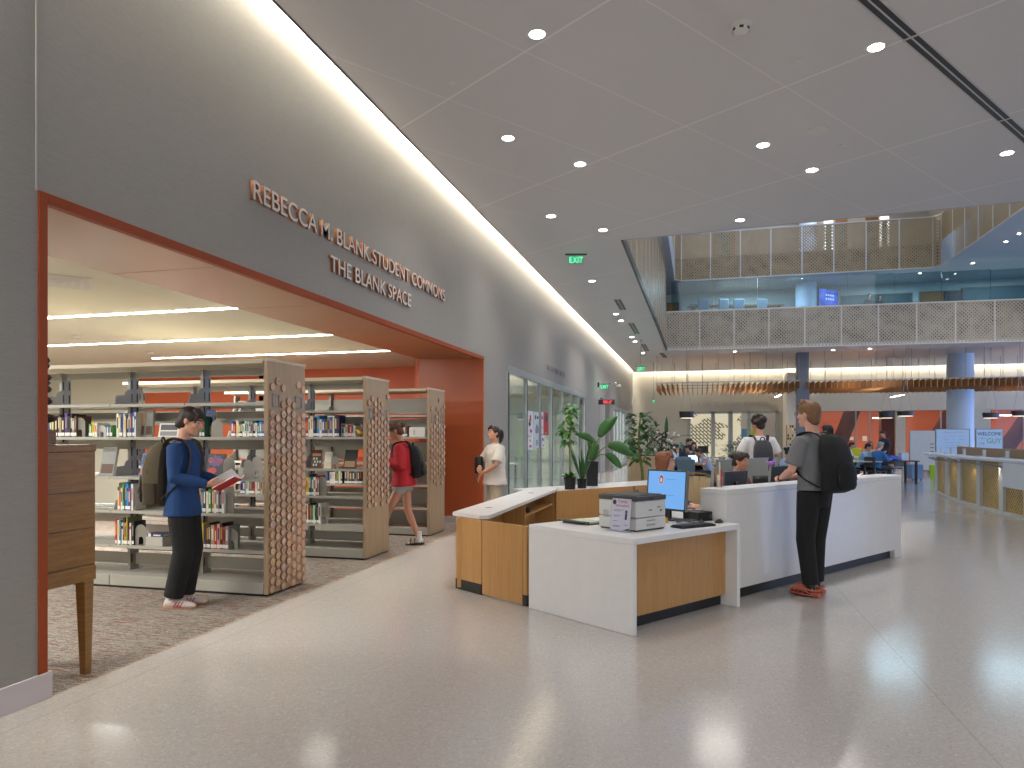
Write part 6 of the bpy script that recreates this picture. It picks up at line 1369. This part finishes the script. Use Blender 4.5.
HB, HD, HBL, HAU = m_hair('dark_brown', '#2a1c15'), m_hair('black', '#131215'), m_hair('strawberry', '#7d5a3c'), m_hair('auburn', '#7a4526')
FR = lambda dx: CA - PI / 2 + dx       # facing screen-right
# ---- 1 reader in blue
x, y = fl(183, 606); Lr = {-1: dict(k=(-.075, .05, .50), a=(-.085, -.02, .085)), 1: dict(k=(.075, .04, .50), a=(.08, -.05, .085))}
A = {1: dict(e=(.215, .02, 1.14), w=(.13, .27, 1.075), d=(-.1, 1, .08), b=(.35, .1, -1), t=(1, 0, .4), curl=.35), -1: dict(e=(-.22, .04, 1.14), w=(-.12, .29, 1.075), d=(.1, 1, .08), b=(-.35, .1, -1), t=(-1, 0, .4), curl=.35)}
t, sp = person('person in a blue long-sleeved top and black trousers reading at the nearest bookcase', (x, y, 0), FR(.02), dict(s=1.02, vox=.0095, skin=0, lean=.02, pelvis=(0, .0, .93), head=(.34, 0, 0), arms=A, legs=Lr, top=(m_cloth('royal_blue', '#1d4276'), .80, 1.97, .014), bottom=(m_cloth('black_trousers', '#1b1b1d'), 1.97, .022, 'trousers'), shoe=('trainer', M('suede_white', '#cfc4bf', .7), M('gum_sole', '#a86f44', .6)), stripes=M('stripe_red', '#b3282c', .6), hair=('fringe', HB)))
backpack('brown and olive backpack worn by the reader in blue', t, sp, m_cloth('olive_brown', '#5c523e'), m_cloth('dark_brown', '#453c2e'), .31, .55, .20, .88)
tb = thing('open_book', 'open book with white pages and red cover held by the reader in blue', 'book', (x, y, 0), FR(.02)); tb.scale = t.scale
Tb = Matrix.Translation((0, .42, 1.06)) @ Matrix.Rotation(.50, 4, 'X')
for k in (-1, 1):
    Tk = Tb @ Matrix.Rotation(k * -.22, 4, 'Y'); b = MB(); b.box(0, k * .15, -.11, .11, .0, .003, 0, Tk); b.build('cover', m_cover('red'), tb); b = MB(); b.box(k * .002, k * .145, -.105, .105, .003, .016 if k > 0 else .01, 0, Tk); b.build('pages', M('paper_white', '#ece8ec', .7, ns=40, na=.02), tb)
Tk = Tb @ Matrix.Rotation(-.85, 4, 'Y'); b = MB(); b.box(.002, .145, -.105, .105, .010, .012, 0, Tk); b.build('turning_page', M('paper_white', '#ece8ec', .7, ns=40, na=.02), tb)
# ---- 2 walker in red sweatshirt, facing screen-left
x, y = fl(404, 546); Lw = {1: dict(k=(.09, .16, .52), a=(.08, .30, .115), f=(0, 1, .1)), -1: dict(k=(-.09, -.03, .50), a=(-.08, -.26, .13), f=(0, 1, -.35), up=(0, .35, 1))}
Lw = {-1: dict(k=(-.09, .20, .52), a=(-.08, .36, .12), f=(0, 1, .15)), 1: dict(k=(.09, -.04, .50), a=(.08, -.20, .095), f=(0, 1, -.05))}
A = {1: dict(e=(.23, -.06, 1.14), w=(.10, .2, 1.16), d=(-.5, .9, .2), b=(.6, .3, .6), curl=.7), -1: dict(e=(-.23, .0, 1.14), w=(-.10, .24, 1.2), d=(.5, .9, .2), b=(-.6, .3, .6), curl=.7)}
t, sp = person('person in a red sweatshirt and grey shorts walking between the bookcases', (x, y, 0), CA + PI / 2, dict(s=.985, vox=.013, skin=1, lean=.10, shoulder=.165, head=(.35, 0, 0), arms=A, legs=Lw, top=(m_cloth('red_sweat', '#b3212b'), .85, 1.95, .045), topname='sweatshirt', bottom=(m_cloth('grey_shorts', '#a5a2a0'), .36, .004, 'shorts'), shoe=('sandal', M('strap_black', '#151515', .5), M('strap_black', '#151515', .5)), hair=('bun', m_hair('mid_brown', '#5a3c28'))))
backpack('black backpack worn by the walker in red', t, sp, m_cloth('black_pack', '#1c1c1f'), m_cloth('black_pack2', '#111113'), .29, .46, .17, .95)
o = text('sweatshirt_letters', 'W', .11, M('print_white', '#d8d8e0', .7), .002, None, (0, 0, 0)); o.parent = t; S = sp['spine'](1.29, 0, .165); o.location = S; o.rotation_euler = (PI / 2, 0, PI)
# ---- 3 woman in white tee, arms crossed low, facing screen-left
x, y = at(495, 11.2); L0 = {k: dict(k=(k * .09, .02, .50), a=(k * .09, -.01, .085)) for k in (-1, 1)}
A = {1: dict(e=(.28, .12, 1.13), w=(.0, .30, 1.05), d=(-1, .1, -.25), b=(0, 1, .3), t=(0, .2, 1), curl=.5), -1: dict(e=(-.27, .10, 1.12), w=(-.02, .27, .97), d=(.55, .25, -.9), b=(0, 1, .1), t=(1, .2, .4), curl=.5)}
t, sp = person('person with a dark ponytail in an oversized white tee and beige trousers by the storefront', (x, y, 0), CA + PI / 2 + .42, dict(s=.96, vox=.012, skin=1, shoulder=.19, girth=1.08, head=(-.12, .25, 0), arms=A, legs=L0, top=(m_cloth('white_tee', '#cfc9c2'), .80, .80, .045), bottom=(m_cloth('beige', '#b3a896'), 1.97, .03, 'trousers'), shoe=('trainer', m_white, m_white), hair=('tail', HB)))
b = MB(); b.box(-.06, .06, -.1, .1, 0, .28, .03, None, 2); tag(b.build('handbag', m_black, None, True, (x - .27, y + .05, .93)), 'small black bag carried behind the person in the white tee', 'bag')
b = MB(); b.box(-.005, .005, -.035, .035, 0, .14, .004); o = b.build('mobile_phone', M('phone_purple', '#4a4668', .3), None, False, tuple((Matrix.Translation((x, y, 0)) @ Matrix.Rotation(CA + PI / 2 + .42, 4, 'Z')) @ V((.02, .275, .80)))); tag(o, 'mobile phone in the hand of the person in the white tee', 'phone')
# ---- 4 man in grey leaning on the counter
x, y = fl(814, 595); Ll = {1: dict(k=(.085, .035, .50), a=(.10, .05, .095)), -1: dict(k=(-.095, .02, .50), a=(-.09, -.03, .095))}
A = {1: dict(e=(.25, .06, 1.13), w=(.09, .31, 1.045), d=(-.6, .7, .1), b=(.2, .3, 1), t=(-.3, .6, .6), curl=.9), -1: dict(e=(-.24, .06, 1.13), w=(-.06, .31, 1.04), d=(.6, .7, .1), b=(-.2, .3, 1), t=(.3, .6, .6), curl=.9)}
t, sp = person('person in a grey tee and black trousers with orange clogs leaning on the high counter', (x, y, 0), .82, dict(s=1.06, vox=.0095, skin=2, lean=.05, pelvis=(0, -.01, .93), head=(.0, .0, 0), arms=A, legs=Ll, top=(m_cloth('heather_grey', '#77777a'), .95, .82, .022), bottom=(m_cloth('black_chino', '#141416'), 1.96, .012, 'trousers'), shoe=('clog', M('clog_orange', '#c0654f', .6), M('clog_orange', '#c0654f', .6)), hair=('quiff', HBL), glasses=True, watch=-1))
backpack('large black backpack worn by the leaning man in grey', t, sp, m_cloth('black_pack', '#1c1c1f'), m_cloth('black_pack2', '#111113'), .315, .52, .20, .93)
# ---- 5 student in white tee with dark backpack, back to us
x, y = at(759, 11.0)
A = {1: dict(e=(.27, .0, 1.16), w=(.24, .2, 1.02), curl=.6), -1: dict(e=(-.28, .0, 1.17), w=(-.20, .25, 1.05), curl=.6, b=(-1, 0, 0))}
t, sp = person('person with dark curly hair in a white tee, back turned, beyond the counter', (x, y, 0), CA - .05, dict(s=1.045, vox=.013, skin=1, arms=A, legs=L0, head=(.15, .5, 0), top=(m_cloth('white_tee2', '#d3d2d4'), .86, .8, .03), bottom=(m_cloth('navy_trousers', '#23252c'), 1.97, .015, 'trousers'), shoe=('trainer', m_dark, m_dark), hair=('curly', HB)))
backpack('dark grey backpack with yellow zip worn by the curly-haired student', t, sp, m_cloth('slate_pack', '#3a3b44'), m_cloth('slate_pack2', '#2a2b33'), .29, .48, .16, .92)
# ---- 6 dark-haired person behind the leaning man
x, y = at(829, 12.9); A0 = {k: dict(e=(k * .24, .02, 1.14), w=(k * .2, .16, .95), b=(k, 0, 0), curl=.6) for k in (-1, 1)}
person('person with short black hair in blue standing behind the leaning man', (x, y, 0), CA + .5, dict(s=.985, vox=.014, skin=1, arms=A0, legs=L0, top=(m_cloth('blue_shirt', '#2e4a7a'), .86, .8, .025), bottom=(m_cloth('navy_trousers', '#23252c'), 1.97, .015, 'trousers'), shoe=('trainer', m_dark, m_dark), hair=('short', HD)))
# ---- seated figures
def seated(label, u, d, face, top, hair, skin=0, lean=.2, seat=.50, vox=.014, s=.97, reach=.42, tablez=.78, head=(.2, 0, 0), sleeve=1.9, loose=.02, group=None, chairc=None):
    x, y = at(u, d); pv = (0, 0, seat + .05); zs = seat + .05 - .93
    Ls = {k: dict(k=(k * .11, .42, seat + .02), a=(k * .11, .40, .09)) for k in (-1, 1)}
    As = {k: dict(e=(k * .25, .14 + lean * .3, 1.13 + zs + .02), w=(k * .12, reach, max(tablez + .03, .0)), d=(-k * .3, 1, -.05), b=(0, 0, 1), t=(-k, .3, 0), curl=.4) for k in (-1, 1)}
    t, sp = person(label, (x, y, 0), face, dict(s=s, vox=vox, skin=skin, lean=lean, pelvis=pv, arms=As, legs=Ls, head=head, top=(top, .90, sleeve, loose), bottom=(m_cloth('dark_jeans', '#2a2d38'), 1.95, .015, 'trousers'), shoe=('trainer', m_dark, m_dark), hair=hair, group=group))
    if chairc:
        c = thing('seat_chair', chairc[1] , 'chair', (x, y, 0), face); m = M('chair_' + chairc[0][1:], chairc[0], .5); b = MB(); b.box(-.22, .22, -.2, .24, seat - .10, seat - .055, .01); b.build('seat', m, c); b = MB(); b.box(-.22, .22, -.26, -.23, seat + .05, seat + .38, .01); b.build('backrest', m, c)
        for sx in (-.2, .2):
            for sy in (-.22, .2): b = MB(); b.cyl((sx, sy, 0), (sx * .95, sy, seat - .1), .014, n=6); b.build('leg', m_alu, c)
            b = MB(); b.cyl((sx, -.22, seat - .1), (sx, -.245, seat + .1), .012, n=6); b.build('back_post', m_alu, c)
    return t
BK = lambda a: CA + a       # +0: facing away from camera
seated('staff person with long auburn hair in blue-grey seated behind the blue monitor', 655, 7.9, FR(-.4), m_cloth('blue_grey_top', '#4d5a7a'), ('long', HAU), 2, .12, .53, .0125, .97, .40, .76, (.05, 0, 0), 1.9, .02, None, ('#2f3338', 'dark chair of the auburn-haired staff member'))
d_ = 9.3
seated('staff person with brown hair almost hidden behind the dark monitor back', 731.5, d_, DA + PI, m_cloth('dark_red_top', '#6a3a3a'), ('bun', HB), 1, .16, .5, .014, .97, .42, .76, (.12, 0, 0), 1.9, .02, None, ('#2b2b30', 'dark chair of the brown-haired staff person'))
GR = 'students studying at the far tables'
seated('student in white and blue with black hair, leftmost at the far study table', 668.5, 22.6, FR(-.1), m_cloth('white_blue', '#b9c6d6'), ('short', HD), 1, .3, .5, .016, .96, chairc=('#5b6f79', 'chair of the leftmost far student'))
seated('student with black hair next to the leftmost one at the far study table', 675.5, 22.9, FR(-.1), m_cloth('pale_blue', '#a9bdd6'), ('short', HD), 1, .3, .5, .016, .93, chairc=('#5b6f78', 'chair of the second far student from the left'))
seated('student in a slate hooded jacket leaning over the far study table', 685, 23.2, BK(PI + .5), m_cloth('slate_jacket', '#4f5a68'), ('short', HD), 1, .2, .60, .016, 1.0, chairc=('#5b6f77', 'chair of the student in the slate hooded jacket'))
seated('student with black hair behind the lit laptop', 692.5, 24.2, BK(PI), m_cloth('dark_teal', '#3f5a60'), ('long', HD), 1, .15, .52, .016, .97, chairc=('#5b6f76', 'chair of the student behind the lit laptop'))
seated('girl with long black hair in a grey-blue jacket, back turned, on the slate chair', 684, 19.35, BK(0), m_cloth('denim_grey', '#66758a'), ('long', HD), 1, .18, .50, .016, .92)
seated('student in black bending over the far study table', 698.5, 21.8, FR(PI - .6), m_cloth('black_tee', '#1a1a1e'), ('short', HD), 1, .45, .5, .016, .98, sleeve=.8, chairc=('#5b6f75', 'chair of the student in black'))
seated('girl in a pale blue tank top with a dark braid leaning over the table', 711, 19.8, FR(PI + .1), m_cloth('powder_blue', '#a5b8d8'), ('braid', HB), 1, .55, .5, .016, .95, sleeve=.12, head=(.3, 0, 0), chairc=('#5b6f74', 'chair of the girl in the pale blue tank top'))
seated('student with black tied hair in pale blue right of the white-tee student', 783, 17.5, FR(.2), m_cloth('pale_blue', '#a9bdd6'), ('bun', HD), 1, .2, .47, .016, .95, chairc=('#5b6f73', 'chair of the student with tied hair'))
seated('student in a white shirt at the left of the grey table by the orange room', 845.5, 25.5, FR(-.3), m_cloth('white_shirt', '#c3c2c0'), ('short', HD), 1, .25, .52, .016, .97, chairc=('#36393d', 'dark chair of the student in the white shirt'))
seated('student in a pale blue shirt wearing a dark cap at the grey table', 860.5, 23.4, FR(-.6), m_cloth('sky_shirt', '#8fb4cf'), ('short', HD), 1, .3, .50, .016, .97, chairc=('#36393c', 'dark chair of the student in the pale blue shirt'))
seated('blonde student farthest back at the grey table', 868.5, 26.5, BK(PI), m_cloth('sand_top', '#b3a284'), ('long', HBL), 2, .1, .53, .016, .97, chairc=('#36393b', 'dark chair of the blonde student'))
seated('grey-haired person in a bright blue jacket beside the boxes', 876, 22.6, FR(.3), m_cloth('bright_blue', '#2f6da8'), ('short', m_hair('grey', '#8d8a86')), 2, .2, .50, .016, 1.0, chairc=('#36393a', 'dark chair of the grey-haired person'))
x, y = at(885, 27.5); person('person in a dark top standing beside the dark red column', (x, y, 0), CA + PI / 2 + .3, dict(s=1.0, vox=.017, skin=1, arms=A0, legs=L0, lean=.08, head=(.3, 0, 0), top=(m_cloth('charcoal_top', '#2f3034'), .86, 1.9, .02), bottom=(m_cloth('dark_jeans', '#2a2d38'), 1.97, .015, 'trousers'), shoe=('trainer', m_dark, m_dark), hair=('short', HD)))
x, y = at(632.3, 31); person('person in dark clothes standing far off at the end of the grey wall', (x, y, 0), FR(.1), dict(s=.95, vox=.02, skin=1, arms=A0, legs=L0, head=(.3, 0, 0), top=(m_cloth('charcoal_top', '#2f3034'), .86, 1.9, .02), bottom=(m_cloth('dark_jeans', '#2a2d38'), 1.97, .015, 'trousers'), shoe=('trainer', m_dark, m_dark), hair=('short', HD)))
x, y = -5.05, 16.9; d_ = -x * SA_ + y * CA_; u_ = PX + F * (x * CA_ + y * SA_) / d_
seated('person in pale blue seated behind the storefront glass', u_, d_, FR(.4), m_cloth('pale_blue', '#a9bdd6'), ('short', HB), 1, .1, .52, .016, .98)
for u, lb in ((869, 'left one of two dark heads showing above the second-floor balustrade'), (879.5, 'right one of two dark heads showing above the second-floor balustrade')):
    x, y = at(u, 33.6); t, sp = person(lb.replace('dark heads', 'dark-haired people'), (x, y, 6.75), CA + PI, dict(s=.80 if u > 875 else .84, vox=.02, skin=1, arms=A0, legs=L0, top=(m_cloth('charcoal_top', '#2f3034'), .86, 1.9, .02), bottom=(m_cloth('dark_jeans', '#2a2d38'), 1.97, .015, 'trousers'), shoe=('trainer', m_dark, m_dark), hair=('short', HD)))
